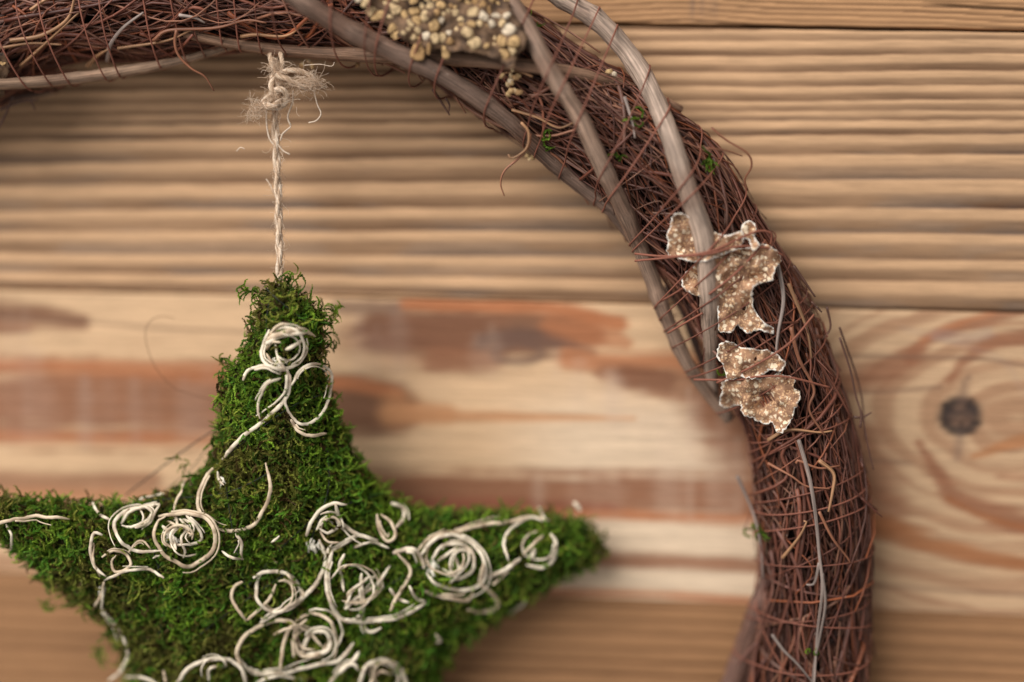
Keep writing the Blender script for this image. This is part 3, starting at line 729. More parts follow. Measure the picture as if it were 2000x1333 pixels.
LL = crust([(1410, 748), (1440, 738), (1500, 737), (1522, 728), (1540, 734), (1554, 740), (1550, 755), (1563, 770), (1560, 787), (1550, 806), (1544, 825), (1535, 841), (1518, 846), (1508, 826), (1495, 831), (1475, 820), (1450, 808), (1443, 792), (1416, 798), (1404, 785), (1410, 765)],
           0.0026, 'lichen', wreath, ML, seed=12, fold=((1490, 790), (-0.45, 0.9), 0.0035, 14))
LL['label'] = 'small crumpled lichen crust with a fold and white rim'
_ = crust([(1398, 692), (1405, 676), (1425, 667), (1450, 680), (1480, 683), (1500, 684), (1520, 695), (1534, 712), (1525, 726), (1508, 724), (1488, 733), (1470, 738), (1445, 738), (1424, 742), (1412, 715)], 0.0032, 'lobe', LL, ML, seed=15, holes=[(1475, 702, 3.2)])

# warty crust at the top: dark skin with cream nodules, each a piece
t_ = NT('dark_lichen_skin'); tv = t_.attr('tc').outputs['Vector']
MDL = t_.out(t_.mix(t_.maprange(t_.noise(tv, 220, 4), 0.35, 0.65, 0, 1), tuple(lin(42, 31, 26)), tuple(lin(128, 100, 76))), 0.75, 0.25)
def nodule_meshes():
    out = []
    for j in range(6):
        u = np.linspace(0, math.pi / 2, 5); a = np.arange(9) / 9 * 2 * math.pi
        V = [[0, 0, 1]]
        for q in u[1:]:
            for b in a: V.append([math.sin(q) * math.cos(b), math.sin(q) * math.sin(b), math.cos(q) ** 0.7])
        V = np.array(V); ang = np.arctan2(V[:, 1], V[:, 0])
        k = 1 + 0.18 * np.sin(2 * ang + j) + 0.12 * np.sin(3 * ang + 2.3 * j); V[:, 0] *= k; V[:, 1] *= k
        V += rng.normal(0, 0.09, V.shape)
        T = [[0, 1 + i, 1 + (i + 1) % 9] for i in range(9)]; Q = []
        for r in range(3):
            for i in range(9): Q.append([1 + r * 9 + i, 10 + r * 9 + i, 10 + r * 9 + (i + 1) % 9, 1 + r * 9 + (i + 1) % 9])
        out.append((V, np.array(T), np.array(Q)))
    return out
NOD = nodule_meshes(); NMESH = {}
def nodule(P, nrm, r, cidx, parent, hgt=0.55):
    j = rng.integers(6); key = (j, cidx)
    if key not in NMESH:
        col = [lin(214, 180, 132), lin(230, 200, 156), lin(188, 150, 108), lin(240, 220, 192)][cidx]
        V, T, Q = NOD[j]; g = Geo()
        cc = np.clip(0.55 + 0.6 * V[:, 2:3], 0, 1) * 0 + 1
        g.add(V, T, col * cc, V * 0.004); g.f.append(Q)
        o = g.build('nodule', MN, None); NMESH[key] = o.data; bpy.data.objects.remove(o)
    o = bpy.data.objects.new('nodule', NMESH[key]); COL.objects.link(o)
    z = Vector(nrm).normalized(); q = z.to_track_quat('Z', 'X')
    o.parent = parent; o.matrix_parent_inverse = Matrix.Translation(-Vector(parent.location))
    a = rng.uniform(0, 6.28)
    Mx = Matrix.Translation(Vector(P)) @ q.to_matrix().to_4x4() @ Matrix.Rotation(a, 4, 'Z') @ Matrix.Diagonal((r, r, r * hgt, 1))
    o.matrix_basis = Mx
    return o
def clip_half(poly, p, nrm):
    out = []
    for i in range(len(poly)):
        a, b = poly[i], poly[(i + 1) % len(poly)]; da, db = (a - p) @ nrm, (b - p) @ nrm
        if da <= 0: out.append(a)
        if da * db < 0: out.append(a + (b - a) * da / (da - db))
    return out
def warty(outline, hoff, seed, rmin, rmax, label):
    """dark skin split into raised cream cells"""
    L = crust(outline, hoff, 'lichen', wreath, MDL, seed=seed, curl=0.003, rough=3.5, step=7, white=0)
    L['label'] = label
    o = np.array(outline, float); x0, y0 = o.min(0); x1, y1 = o.max(0); placed = []
    co = np.array([v.co[:] for v in L.data.vertices]); co = co[:len(co) // 2]; qx, qy = px(co)
    for k in range(6000):
        p = np.array([rng.uniform(x0, x1), rng.uniform(y0, y1)]); r = rng.uniform(rmin, rmax) if k < 1500 else rng.uniform(rmin, (rmin + rmax) / 2)
        if not inside(o, p[:1], p[1:])[0]: continue
        if any(np.hypot(*(p - a)) < (r + c) * 0.80 for a, c in placed): continue
        placed.append((p, r))
    for p, r in placed:
        if rng.random() < 0.15: continue
        poly = [p + r * 2.4 * np.array([math.cos(q), math.sin(q)]) for q in np.arange(12) / 12 * 6.283]
        for c, r2 in placed:
            d = c - p; D = np.hypot(*d)
            if 0 < D < 3 * rmax: poly = clip_half(poly, p + d / D * (D * r / (r + r2) - rng.uniform(0.6, 1.8)), d / D)
        if len(poly) < 3: continue
        poly = np.array(poly)
        for _ in range(2 if r < 9 else 1):
            nx_ = np.roll(poly, -1, 0); poly = np.stack([poly * .75 + nx_ * .25, poly * .25 + nx_ * .75], 1).reshape(-1, 2)
        poly = poly[np.r_[True, np.hypot(*np.diff(poly, axis=0).T) > 0.3]]
        c = poly.mean(0); m = len(poly)
        pin = inside(o, poly[:, 0], poly[:, 1])
        if pin.sum() < m * 0.4: continue
        H0 = rng.uniform(.16, .36) * r * 0.000212; P0 = co[np.argmin((qx - c[0]) ** 2 + (qy - c[1]) ** 2)]; h0 = -P0[1]
        V = []
        tilt = rng.normal(0, .12, 2)
        for f, z in ((1.0, -0.5), (0.97, 0.35), (0.80, 0.8), (0.45, 1.0)):
            q = c + (poly - c) * f * (1 + 0.05 * rng.normal(0, 1, (m, 1))); V.append(at(q[:, 0], q[:, 1], h0 + H0 * (z + rng.normal(0, .07, m)) + 0.000212 * ((q - c) @ tilt)))
        V.append(at(c[0], c[1], h0 + H0 * (1.0 + rng.normal(0, .12)))[None]); V = np.vstack(V)
        i = np.arange(3)[:, None] * m; k = np.arange(m)[None]; k2 = (k + 1) % m
        F = np.stack([i + k2, i + k, i + m + k, i + m + k2], -1).reshape(-1, 4); T = np.stack([3 * m + (np.arange(m) + 1) % m, 3 * m + np.arange(m), np.full(m, 4 * m)], -1)
        g = Geo(); col = [lin(206, 170, 122), lin(224, 194, 150), lin(186, 148, 104), lin(238, 218, 190)][rng.choice(4, p=[.42, .33, .15, .1])]
        g.add(V, F, col, V); g.f.append(T); g.build('nodule', MN, L)
    return L
warty([(640, -50), (700, -8), (735, 22), (765, 62), (800, 84), (840, 98), (880, 100), (930, 104), (975, 120), (1000, 134), (1012, 108), (1028, 82), (1018, 50), (1000, 25), (985, -10), (960, -60), (800, -80)], 0.0120, 31, 5.5, 14, 'knobbly cream and black lichen crust')
warty([(-70, 90), (-20, 96), (8, 106), (19, 128), (12, 158), (4, 188), (-30, 205), (-80, 190)], 0.006, 41, 6, 12, 'cream lichen crust at the edge')
for x, y, n in ((1048, 310, 7), (596, 117, 5), (690, 118, 4), (1005, 150, 9), (1000, 178, 6), (1198, 147, 2)):
    hb = tube_h(x, y)[0] + 0.0042
    par = vA if x > 1040 and x < 1100 else (vD if y < 160 and x < 800 else vB)
    for k in range(n):
        P = at(x + rng.normal(0, 9), y + rng.normal(0, 7), hb)
        nodule(P, (rng.normal(0, .4), -1, rng.normal(0, .4)), rng.uniform(4, 7) * 0.000212, rng.integers(4), par, 0.8)

# ================================================================== moss
def sprig_variants(n=12):
    """curly moss shoots: a stem closely set with short scale leaves"""
    out = []
    for j in range(n):
        L = rng.uniform(0.007, 0.013); m = int(L / 0.00075)
        a = 0.0; b = 0.0; k1 = rng.normal(0, 1.0); k2 = rng.uniform(-0.3, 0.9); P = np.zeros(3); ax = [P]
        for k in range(m - 1):
            a += k1 * 0.26 + rng.normal(0, .22); b += (k2 - 0.9 * b) * 0.2 + rng.normal(0, .16)
            P = P + L / m * np.array([math.cos(a) * math.cos(b), math.sin(a) * math.cos(b), math.sin(b)]); ax.append(P)
        ax = np.array(ax); V, F, tip = [], [], []
        for k in range(1, m):
            d = ax[k] - ax[k - 1]; d = d / np.linalg.norm(d); s1 = np.cross(d, [0.1, 0.2, 1]); s1 /= np.linalg.norm(s1); s2 = np.cross(d, s1)
            ph = k * 2.2
            for q in range(3):
                o = s1 * math.cos(ph + q * 2.09) + s2 * math.sin(ph + q * 2.09)
                l = 0.00138 * (1.1 - 0.6 * (k / m) ** 2) * rng.uniform(.75, 1.3); w = l * 0.45
                dr = d * 0.85 + o * 0.5 + rng.normal(0, .12, 3); dr /= np.linalg.norm(dr)
                sd = np.cross(dr, o); sd /= np.linalg.norm(sd)
                p = ax[k] - d * 0.0005; b0 = len(V)
                V += [p, p + dr * l * .4 + sd * w, p + dr * l, p + dr * l * .4 - sd * w]; F += [[b0, b0 + 1, b0 + 2], [b0, b0 + 2, b0 + 3]]; tip += [k / m] * 4
        out.append((np.array(V), np.array(F), np.array(tip)))
    return out
SPR = sprig_variants()
MOSS_C = [lin(132, 162, 54), lin(106, 138, 46), lin(88, 114, 40), lin(142, 146, 66), lin(124, 120, 58), lin(124, 108, 62), lin(100, 146, 50)]
def scatter(g, P, Nn, Gd, scale, cols):
    """sprigs at P with normals Nn growing along Gd"""
    v = rng.integers(0, len(SPR), len(P))
    for j in range(len(SPR)):
        m = np.where(v == j)[0]
        if len(m) == 0: continue
        V, F, tip = SPR[j]
        X = Gd[m] - Nn[m] * (Gd[m] * Nn[m]).sum(1)[:, None] * 0.0
        X = X / (np.linalg.norm(X, axis=1)[:, None] + 1e-9)
        Y = np.cross(Nn[m], X); Y /= np.linalg.norm(Y, axis=1)[:, None] + 1e-9
        Z = np.cross(X, Y)
        W = P[m][:, None] + scale[m][:, None, None] * (V[None, :, 0:1] * X[:, None] + V[None, :, 1:2] * Y[:, None] + V[None, :, 2:3] * Z[:, None])
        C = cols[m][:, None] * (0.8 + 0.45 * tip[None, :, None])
        nv = len(V); FF = (F[None] + (np.arange(len(m)) * nv)[:, None, None]).reshape(-1, 3)
        g.add(W.reshape(-1, 3), FF, C.reshape(-1, 3))
# tufts caught in the wreath
for x, y, n, r in ((1382, 326, 9, 11), (1250, 232, 3, 5), (1000, 20, 14, 8), (1022, 42, 16, 9), (1055, 273, 6, 7), (870, 44, 5, 5), (1205, 310, 3, 5), (1478, 1040, 10, 9), (1590, 1275, 3, 5), (600, 5, 3, 5), (1412, 728, 2, 3)):
    g = Geo(); xs = x + rng.normal(0, r, n); ys = y + rng.normal(0, r * .7, n)
    P = at(xs, ys, tube_h(xs, ys) + 0.0015); Nn = np.tile(TO, (n, 1)); G = rng.normal(0, 1, (n, 3)); G[:, 1] = -np.abs(G[:, 1]) * .5
    scatter(g, P, Nn, G, rng.uniform(.5, .9, n), np.array([MOSS_C[k] * 0.95 for k in rng.integers(0, 3, n)]))
    g.build('moss_tuft', MM, wreath)

# ------------------------------------------------------------------ the star
SO = [(540, 548), (585, 556), (612, 585), (640, 612), (642, 650), (640, 700), (648, 745), (668, 800), (690, 850), (716, 900), (752, 945), (800, 982), (880, 992), (960, 988), (1060, 996), (1135, 1008), (1174, 1032), (1184, 1066), (1162, 1108),
      (1090, 1148), (1010, 1195), (930, 1250), (878, 1300), (862, 1345), (868, 1410), (900, 1500), (930, 1590), (925, 1650), (880, 1665), (810, 1620), (700, 1530), (590, 1470), (480, 1500), (370, 1570), (290, 1620), (235, 1610), (222, 1560), (245, 1470), (258, 1390), (240, 1318),
      (215, 1255), (190, 1215), (140, 1180), (85, 1145), (35, 1095), (-5, 1060), (-40, 1030), (-45, 990), (-10, 965), (60, 968), (150, 972), (230, 974), (300, 962), (355, 940), (395, 905), (415, 850), (422, 790), (435, 730), (462, 680), (486, 635), (498, 590), (512, 558)]
SO = spline(SO, closed=True, step=14)
_t = np.roll(SO, -1, 0) - np.roll(SO, 1, 0); _n = np.stack([_t[:, 1], -_t[:, 0]], 1); _n /= np.linalg.norm(_n, axis=1)[:, None]
_chk = inside(SO, SO[:, 0] + _n[:, 0] * 3, SO[:, 1] + _n[:, 1] * 3); _n[_chk] *= -1
SO = SO - _n * 11          # the moss pile stands about this far off the body
def star_plane(x, y=900.0): return 0.0400 - (x - 560) * 3.7e-5 - (np.asarray(y) - 850) * 3.0e-5
def star_h(x, y, k=1.0):
    x = np.asarray(x, float); y = np.asarray(y, float)
    d = pdist(SO, x.ravel(), y.ravel()).reshape(x.shape)
    ins = inside(SO, x.ravel(), y.ravel()).reshape(x.shape)
    q = np.clip(d / 190, 0, 1); b = 0.021 * np.sqrt(np.clip(1 - (1 - q) ** 2, 0, 1)) * ins
    lump = 0.0065 * (fbm(x / 38, y / 38, 61, 3) - 0.5) * np.clip(d / 30, 0, 1)
    return star_plane(x, y) + k * (b + lump)
star = empty('moss_star', tuple(at(560, 1130, 0.0305)), 'puffy five-pointed star covered in green moss, hanging inside the wreath', 'star')
g = Geo(); ctr = np.array([555, 1150.0]); ts = np.linspace(0, 1, 26)
ring = lambda t: ctr + (SO - ctr) * t
nS = len(SO)
for sgn, kk in ((1, 0.97), (-1, -0.45)):
    q = np.vstack([ctr + (SO - ctr) * t * 0.985 for t in ts[1:]]); q = np.vstack([ctr[None], q])
    P = at(q[:, 0], q[:, 1], star_h(q[:, 0], q[:, 1], kk))
    i = (np.arange(24)[:, None] * nS + 1); k = np.arange(nS)[None]; k2 = (k + 1) % nS
    F = np.stack([i + k, i + k2, i + nS + k2, i + nS + k], -1).reshape(-1, 4); T = np.stack([np.zeros(nS, int), 1 + (np.arange(nS) + 1) % nS, 1 + np.arange(nS)], -1)
    if sgn < 0: F = F[:, ::-1]; T = T[:, ::-1]
    b = g.n; g.add(P, F, lin(44, 42, 22)); g.f.append(T + b)
g.build('stuffed_body', MD, star)
# moss cover
def star_frame(x, y):
    P = at(x, y, star_h(x, y)); A = at(x + 4, y, star_h(x + 4, y)) - P; B = at(x, y + 4, star_h(x, y + 4)) - P
    N = np.cross(A, B); N /= np.linalg.norm(N, axis=1)[:, None]; N[N[:, 1] > 0] *= -1
    return P, N
g = Geo()
NM = 17000
x = rng.uniform(-60, 1190, NM * 3); y = rng.uniform(540, 1480, NM * 3); m = inside(SO, x, y); x, y = x[m][:NM], y[m][:NM]
P, N = star_frame(x, y)
n = len(x)
flow = fbm(x / 45, y / 45, 51, 2) * 12 + rng.normal(0, 0.9, n)
lift = rng.uniform(-0.15, 0.34, n)
tx = at(x + 5, y, star_h(x, y)) - P; tx /= np.linalg.norm(tx, axis=1)[:, None]; tz = np.cross(N, tx)
G = tx * np.cos(flow)[:, None] + tz * np.sin(flow)[:, None] + N * lift[:, None]
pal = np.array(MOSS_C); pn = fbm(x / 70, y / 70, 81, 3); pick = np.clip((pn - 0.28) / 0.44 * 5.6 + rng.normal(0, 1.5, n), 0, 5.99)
order = np.array([0, 6, 1, 2, 3, 4, 5]); cols = pal[order[pick.astype(int)]] * (rng.uniform(0.5, 1.1, n) * (0.72 + 0.95 * fbm(x / 24, y / 24, 93, 2)))[:, None]  # moss tone varies by clump; the dark clumps also paint in shade
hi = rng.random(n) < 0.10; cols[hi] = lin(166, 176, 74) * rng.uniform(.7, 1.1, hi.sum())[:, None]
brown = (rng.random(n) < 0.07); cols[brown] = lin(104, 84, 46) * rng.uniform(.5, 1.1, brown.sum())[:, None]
P = P + N * (rng.uniform(-0.0012, 0.0012, n))[:, None]
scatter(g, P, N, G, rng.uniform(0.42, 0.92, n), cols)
# rim
NR = 2200; j = rng.integers(0, nS, NR); tt = rng.random(NR)
E0 = SO[j] * (1 - tt[:, None]) + SO[(j + 1) % nS] * tt[:, None]; Ed = SO[(j + 1) % nS] - SO[j]; en = np.stack([Ed[:, 1], -Ed[:, 0]], 1); en /= np.linalg.norm(en, axis=1)[:, None]
chk = inside(SO, E0[:, 0] + en[:, 0] * 6, E0[:, 1] + en[:, 1] * 6); en[chk] *= -1
q = E0 - en * rng.uniform(2, 16, NR)[:, None]; hz = star_plane(q[:, 0], q[:, 1]) + rng.uniform(-0.004, 0.006, NR)
P = at(q[:, 0], q[:, 1], hz); O = at(q[:, 0] + en[:, 0] * 5, q[:, 1] + en[:, 1] * 5, hz) - P; O /= np.linalg.norm(O, axis=1)[:, None]
G = O * rng.uniform(-0.1, .45, NR)[:, None] + rng.normal(0, .6, (NR, 3)); cols = pal[rng.integers(0, 7, NR)] * rng.uniform(.55, 1.2, NR)[:, None]
scatter(g, P, O, G, rng.uniform(.35, .8, NR), cols)
for sx, sy, ex, ey, n in ((640, 640, 660, 600, 26), (505, 575, 482, 566, 16), (560, 556, 582, 540, 12), (100, 1150, 90, 1185, 10), (200, 1260, 190, 1278, 14), (372, 925, 352, 895, 8), (645, 690, 662, 672, 6), (440, 735, 428, 700, 10)):
    tq = rng.random(n); q = np.stack([sx + (ex - sx) * tq, sy + (ey - sy) * tq], 1) + rng.normal(0, 2.5, (n, 2)); P = at(q[:, 0], q[:, 1], star_plane(q[:, 0], q[:, 1]) + .002 * (1 - tq))
    G = np.tile(at(ex, ey, .03) - at(sx, sy, .03), (n, 1)); G /= np.linalg.norm(G, axis=1)[:, None]; G += rng.normal(0, .5, (n, 3))
    scatter(g, P, np.tile(TO, (n, 1)), G, rng.uniform(.45, .75, n), pal[rng.integers(0, 4, n)])
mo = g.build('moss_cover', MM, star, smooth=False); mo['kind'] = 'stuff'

# peeled vine curls glued to the star (px path, width)
CURLS = [
 ([(473, 744), (482, 727), (497, 718), (520, 714), (545, 722), (560, 724)], 9), ([(526, 645), (516, 668), (510, 690), (519, 711), (545, 722), (575, 714), (592, 698), (600, 675), (597, 662)], 9),
 ([(512, 676), (530, 648), (552, 634), (580, 633)], 7), ([(508, 688), (530, 660), (560, 647), (592, 645), (616, 657)], 13), ([(518, 675), (545, 660), (575, 652), (600, 650)], 9), ([(518, 690), (528, 703), (540, 716)], 6),
 ([(538, 672), (544, 698), (556, 722)], 7), ([(558, 684), (578, 674), (592, 663)], 9), ([(560, 722), (566, 748), (560, 775), (545, 796), (510, 826), (475, 852), (450, 880), (434, 897)], 11),
 ([(570, 752), (584, 726), (605, 712), (630, 715), (648, 736), (646, 770), (632, 803), (610, 824), (588, 829), (568, 812), (557, 788), (561, 764)], 8), ([(568, 818), (584, 843), (605, 852), (637, 848)], 9), ([(548, 738), (522, 751), (508, 775), (504, 800), (510, 818)], 7),
 ([(424, 908), (404, 930), (390, 960), (387, 986), (400, 1010), (425, 1030), (456, 1039), (490, 1028), (514, 1000), (528, 962), (526, 932), (519, 905)], 10), ([(386, 975), (390, 995), (398, 1010)], 8), ([(362, 938), (348, 972), (340, 998)], 7), ([(424, 922), (430, 940), (438, 948)], 7),
 ([(310, 985), (280, 990), (248, 998), (226, 1016), (226, 1038), (243, 1064), (275, 1078), (318, 1077)], 10), ([(236, 1026), (254, 1001), (284, 990), (297, 1000), (286, 1018), (260, 1030), (236, 1026)], 9), ([(262, 1030), (292, 1022), (304, 1000), (312, 984)], 7),
 ([(310, 1010), (336, 1004), (370, 1003), (402, 1013), (419, 1040), (420, 1066), (402, 1090), (370, 1106), (340, 1098), (314, 1075), (300, 1050), (306, 1022), (322, 1008)], 11), ([(318, 1028), (334, 1045), (345, 1075)], 10), ([(338, 1000), (346, 1024), (334, 1044), (338, 1062), (362, 1066)], 8), ([(362, 1006), (382, 1024), (394, 1048), (384, 1062), (356, 1064)], 8), ([(352, 1012), (366, 1034), (352, 1052), (362, 1078), (360, 1090)], 7), ([(330, 1018), (352, 1030), (376, 1046)], 7),
 ([(460, 1042), (472, 1060), (472, 1084), (476, 1092)], 8), ([(476, 1092), (452, 1088), (432, 1076)], 8), ([(200, 1046), (186, 1040), (180, 1058), (179, 1086), (188, 1110), (208, 1126)], 9), ([(184, 1062), (182, 1095), (196, 1126)], 6), ([(200, 1088), (222, 1076), (246, 1084), (254, 1102), (240, 1116), (224, 1118), (219, 1100), (228, 1086)], 8),
 ([(320, 1130), (292, 1114), (252, 1115), (222, 1125), (202, 1136)], 8), ([(202, 1136), (197, 1160), (182, 1192)], 8), ([(202, 1140), (199, 1165), (198, 1192)], 7), ([(-30, 1030), (0, 1022), (40, 1012), (100, 1010), (136, 1016)], 9), ([(12, 1026), (22, 1048), (20, 1076)], 7),
 ([(200, 1188), (222, 1216), (240, 1246), (250, 1272), (247, 1292), (234, 1312), (210, 1328)], 10), ([(180, 980), (196, 1004), (216, 1016)], 8), ([(252, 1080), (268, 1062), (282, 1058), (295, 1072)], 6), ([(270, 978), (290, 970), (320, 965)], 7),
 ([(492, 1128), (515, 1119), (545, 1117), (570, 1126), (586, 1150), (586, 1172), (566, 1188), (542, 1196), (518, 1188), (502, 1168), (500, 1142), (508, 1124)], 10), ([(474, 1135), (458, 1145), (452, 1165), (464, 1190), (482, 1212)], 9), ([(482, 1212), (508, 1190), (528, 1168), (540, 1140)], 8), ([(508, 1216), (552, 1192), (600, 1160), (628, 1122), (636, 1088), (622, 1054)], 11), ([(560, 1120), (588, 1150), (590, 1175)], 8),
 ([(598, 1046), (606, 1022), (628, 996), (652, 983), (678, 985)], 10), ([(618, 1034), (632, 1014), (656, 1010), (662, 1026), (642, 1042), (622, 1032)], 8), ([(654, 988), (664, 1018), (698, 1044), (738, 1056)], 10), ([(736, 1004), (740, 1036), (756, 1056), (772, 1046), (764, 1020), (744, 1004)], 9), ([(764, 984), (788, 992), (790, 1014), (772, 1032)], 10), ([(676, 1056), (700, 1046), (640, 1080), (650, 1062)], 8),
 ([(650, 1078), (640, 1110), (642, 1160), (656, 1200), (684, 1214), (702, 1202)], 11), ([(674, 1208), (700, 1214), (748, 1212), (796, 1198), (832, 1176)], 11), ([(707, 1120), (708, 1170), (711, 1218), (722, 1234), (746, 1226)], 9), ([(762, 1194), (784, 1150), (802, 1116), (788, 1094), (774, 1078)], 9), ([(674, 1190), (704, 1164), (742, 1136), (762, 1104)], 9), ([(672, 1080), (664, 1108), (672, 1155)], 8), ([(770, 1078), (805, 1072), (824, 1092), (828, 1112)], 12), ([(690, 1070), (730, 1060), (760, 1072)], 7), ([(800, 1145), (815, 1170), (830, 1176)], 8), ([(676, 1185), (690, 1150), (720, 1130)], 7),
 ([(822, 1084), (848, 1054), (890, 1046), (930, 1068), (948, 1108), (940, 1140), (902, 1152), (852, 1142), (832, 1118)], 11), ([(842, 1094), (866, 1066), (904, 1064), (926, 1090), (920, 1120), (890, 1132), (862, 1120)], 9), ([(946, 1100), (938, 1138), (960, 1158), (972, 1180), (952, 1196), (914, 1190)], 12), ([(828, 1154), (868, 1166), (914, 1172), (924, 1148)], 11), ([(856, 1098), (880, 1080), (902, 1062), (896, 1050)], 9), ([(890, 1086), (898, 1116), (880, 1140)], 8), ([(815, 1074), (845, 1050), (880, 1040), (910, 1050)], 8),
 ([(880, 1042), (930, 1028), (990, 1020), (1040, 1011), (1072, 1018)], 11), ([(992, 1096), (984, 1062), (1000, 1032), (1036, 1012), (1060, 1020)], 8), ([(1074, 1042), (1087, 1062), (1080, 1092), (1058, 1108), (1028, 1104)], 10), ([(1062, 1046), (1036, 1070), (1022, 1088)], 9), ([(954, 1128), (990, 1112), (1018, 1090)], 12), ([(962, 1142), (1000, 1110)], 8), ([(1044, 1074), (1034, 1092)], 14), ([(1052, 992), (1062, 1010), (1070, 1018)], 8),
 ([(470, 1302), (463, 1272), (480, 1240), (520, 1216), (560, 1212), (580, 1222)], 11), ([(548, 1308), (552, 1262), (572, 1222), (608, 1200), (642, 1212), (656, 1246), (652, 1290)], 10), ([(572, 1282), (578, 1242), (604, 1224)], 10), ([(588, 1272), (606, 1238), (636, 1236), (646, 1258), (630, 1276), (598, 1278)], 12), ([(468, 1288), (498, 1314), (560, 1312), (612, 1300), (662, 1288), (692, 1256)], 11), ([(536, 1240), (560, 1228), (600, 1232), (630, 1262)], 8), ([(574, 1254), (590, 1280), (625, 1284), (640, 1265)], 9),
 ([(344, 1336), (368, 1306), (410, 1288), (450, 1289), (474, 1312), (480, 1340)], 11), ([(440, 1300), (412, 1308), (406, 1330)], 8), ([(236, 1326), (270, 1324), (310, 1336)], 9), ([(318, 1310), (324, 1336)], 8), ([(700, 1345), (714, 1304), (750, 1290), (784, 1308), (794, 1345)], 12), ([(640, 1345), (664, 1308), (690, 1298), (700, 1310)], 11), ([(660, 1316), (690, 1290), (702, 1272)], 12), ([(720, 1340), (740, 1312), (765, 1318)], 9), ([(500, 1335), (540, 1322), (600, 1330)], 9),
 ([(852, 1240), (860, 1252), (850, 1256)], 8), ([(994, 1200), (1012, 1186), (1026, 1172)], 12), ([(1120, 980), (1132, 998)], 12), ([(760, 1150), (780, 1170), (800, 1178)], 8), ([(530, 1060), (545, 1048)], 7), ([(530, 1098), (542, 1100)], 6), ([(300, 1090), (305, 1086), (312, 1086)], 6)]
for cx, cy, rr, n_ in ((552, 680, 34, 3), (360, 1050, 38, 4), (262, 1022, 30, 2), (545, 1158, 36, 2), (640, 1020, 34, 3), (700, 1140, 55, 5), (885, 1100, 48, 5), (1040, 1058, 36, 2), (610, 1255, 46, 4), (745, 1315, 40, 3), (430, 1310, 36, 2)):
    for _ in range(max(1, n_ - 1)):       # fine strands wound into the rosettes
        a0 = rng.uniform(0, 6.28); da = rng.uniform(2.2, 5.2) * rng.choice([-1, 1]); r0_ = rr * rng.uniform(.35, 1.1); r1_ = rr * rng.uniform(.35, 1.1); ex = rng.uniform(.7, 1.1); ox, oy = rng.normal(0, rr * .22, 2)
        aa = np.linspace(a0, a0 + da, 8); rad_ = np.linspace(r0_, r1_, 8)
        CURLS.append(([(cx + ox + math.cos(a_2) * q_, cy + oy + math.sin(a_2) * q_ * ex) for a_2, q_ in zip(aa, rad_)], rng.uniform(4, 7.5)))
for pts, w in CURLS:
    q = spline(pts, step=5) if len(pts) > 2 else spline([pts[0], ((pts[0][0] + pts[1][0]) / 2 + 1, (pts[0][1] + pts[1][1]) / 2 + 1), pts[1]], step=5)
    k = len(q); t = np.linspace(0, 1, k); ks = np.arange(k)
    q = q + np.stack([fbm(ks / 5, ks * 0 + rng.random() * 99, 3) - .5, fbm(ks / 5, ks * 0 + rng.random() * 99, 7) - .5], 1) * 7
    lift = 0.0032 + 0.0018 * rng.random() + 0.0028 * np.sin(t * rng.uniform(2, 5) + rng.uniform(0, 3)) ** 2
    P = at(q[:, 0], q[:, 1], star_h(q[:, 0], q[:, 1]) + lift)
    R = 0.5 * (w * 0.77) * 0.000212 * (0.6 + 0.4 * sstep(0, 0.08, t)) * (0.5 + 0.5 * sstep(0, 0.10, 1 - t)) * (1 + 0.12 * (fbm(t * 6, t * 0 + rng.random() * 90, 2) - 0.5)) * (1 - 0.35 * sstep(0.75, 1, t) * rng.random())
    base = lin(246, 231, 206) if rng.random() < 0.65 else lin(228, 206, 176)
    g = Geo(); V, Fs, tc = tube(P, R, sides=8, flat=rng.uniform(0.4, 0.8), lump=0.06)
    scar = sstep(0.54, 0.66, fbm(tc[:, 2] / 0.0035 + rng.random() * 80, tc[:, 0] / 0.003, 4, 2))[:, None] * 0.5
    cv = base * (0.86 + 0.2 * fbm(tc[:, 2] / 0.01, tc[:, 1] / 0.002, 3)[:, None]); cv = cv * (1 - scar) + lin(150, 118, 92) * scar
    g.add(V, Fs[0], cv, tc); g.f.append(Fs[1]); g.f.append(Fs[2])
    if len(pts) > 3 and rng.random() < 0.6:      # a split strand running beside
        a0 = rng.uniform(0, .35); sel = (t >= a0) & (t <= a0 + rng.uniform(.35, .65)); q2 = q[sel]
        if len(q2) > 5:
            u = np.linspace(0, 1, len(q2)); dv = np.gradient(q2, axis=0); dv = np.stack([dv[:, 1], -dv[:, 0]], 1) / (np.linalg.norm(dv, axis=1)[:, None] + 1e-6)
            q2 = q2 + dv * (rng.choice([-1, 1]) * (w * .45 + rng.uniform(2, 13) * u ** 1.5))[:, None]
            add_tube(g, at(q2[:, 0], q2[:, 1], star_h(q2[:, 0], q2[:, 1]) + lift[sel] + 0.0004), 0.5 * w * rng.uniform(.35, .6) * 0.000216 * (1.05 - 0.6 * u), base * rng.uniform(.85, 1.05), sides=6, flat=0.6)
    g.build('vine_curl', MC, star)
# torn white fibre tufts on some curls
for x, y in ((536, 706), (550, 712), (610, 1060), (616, 1066), (846, 1100), (842, 1108), (340, 1050), (328, 1042), (430, 938), (196, 1150)):
    g = Geo()
    for k in range(9):
        a = rng.normal(1.3, 0.6); l = rng.uniform(5, 13); tt = np.linspace(0, 1, 5)
        xs = x + rng.normal(0, 4) + np.cos(a) * l * tt; ys = y + rng.normal(0, 4) + np.sin(a) * l * tt + 3 * tt ** 2
        add_tube(g, at(xs, ys, star_h(xs, ys) + 0.0035 + 0.001 * rng.random()), 0.0005 * np.linspace(1, .4, 5), lin(246, 238, 222), sides=4)
    g.build('torn_fibre', MC, star)
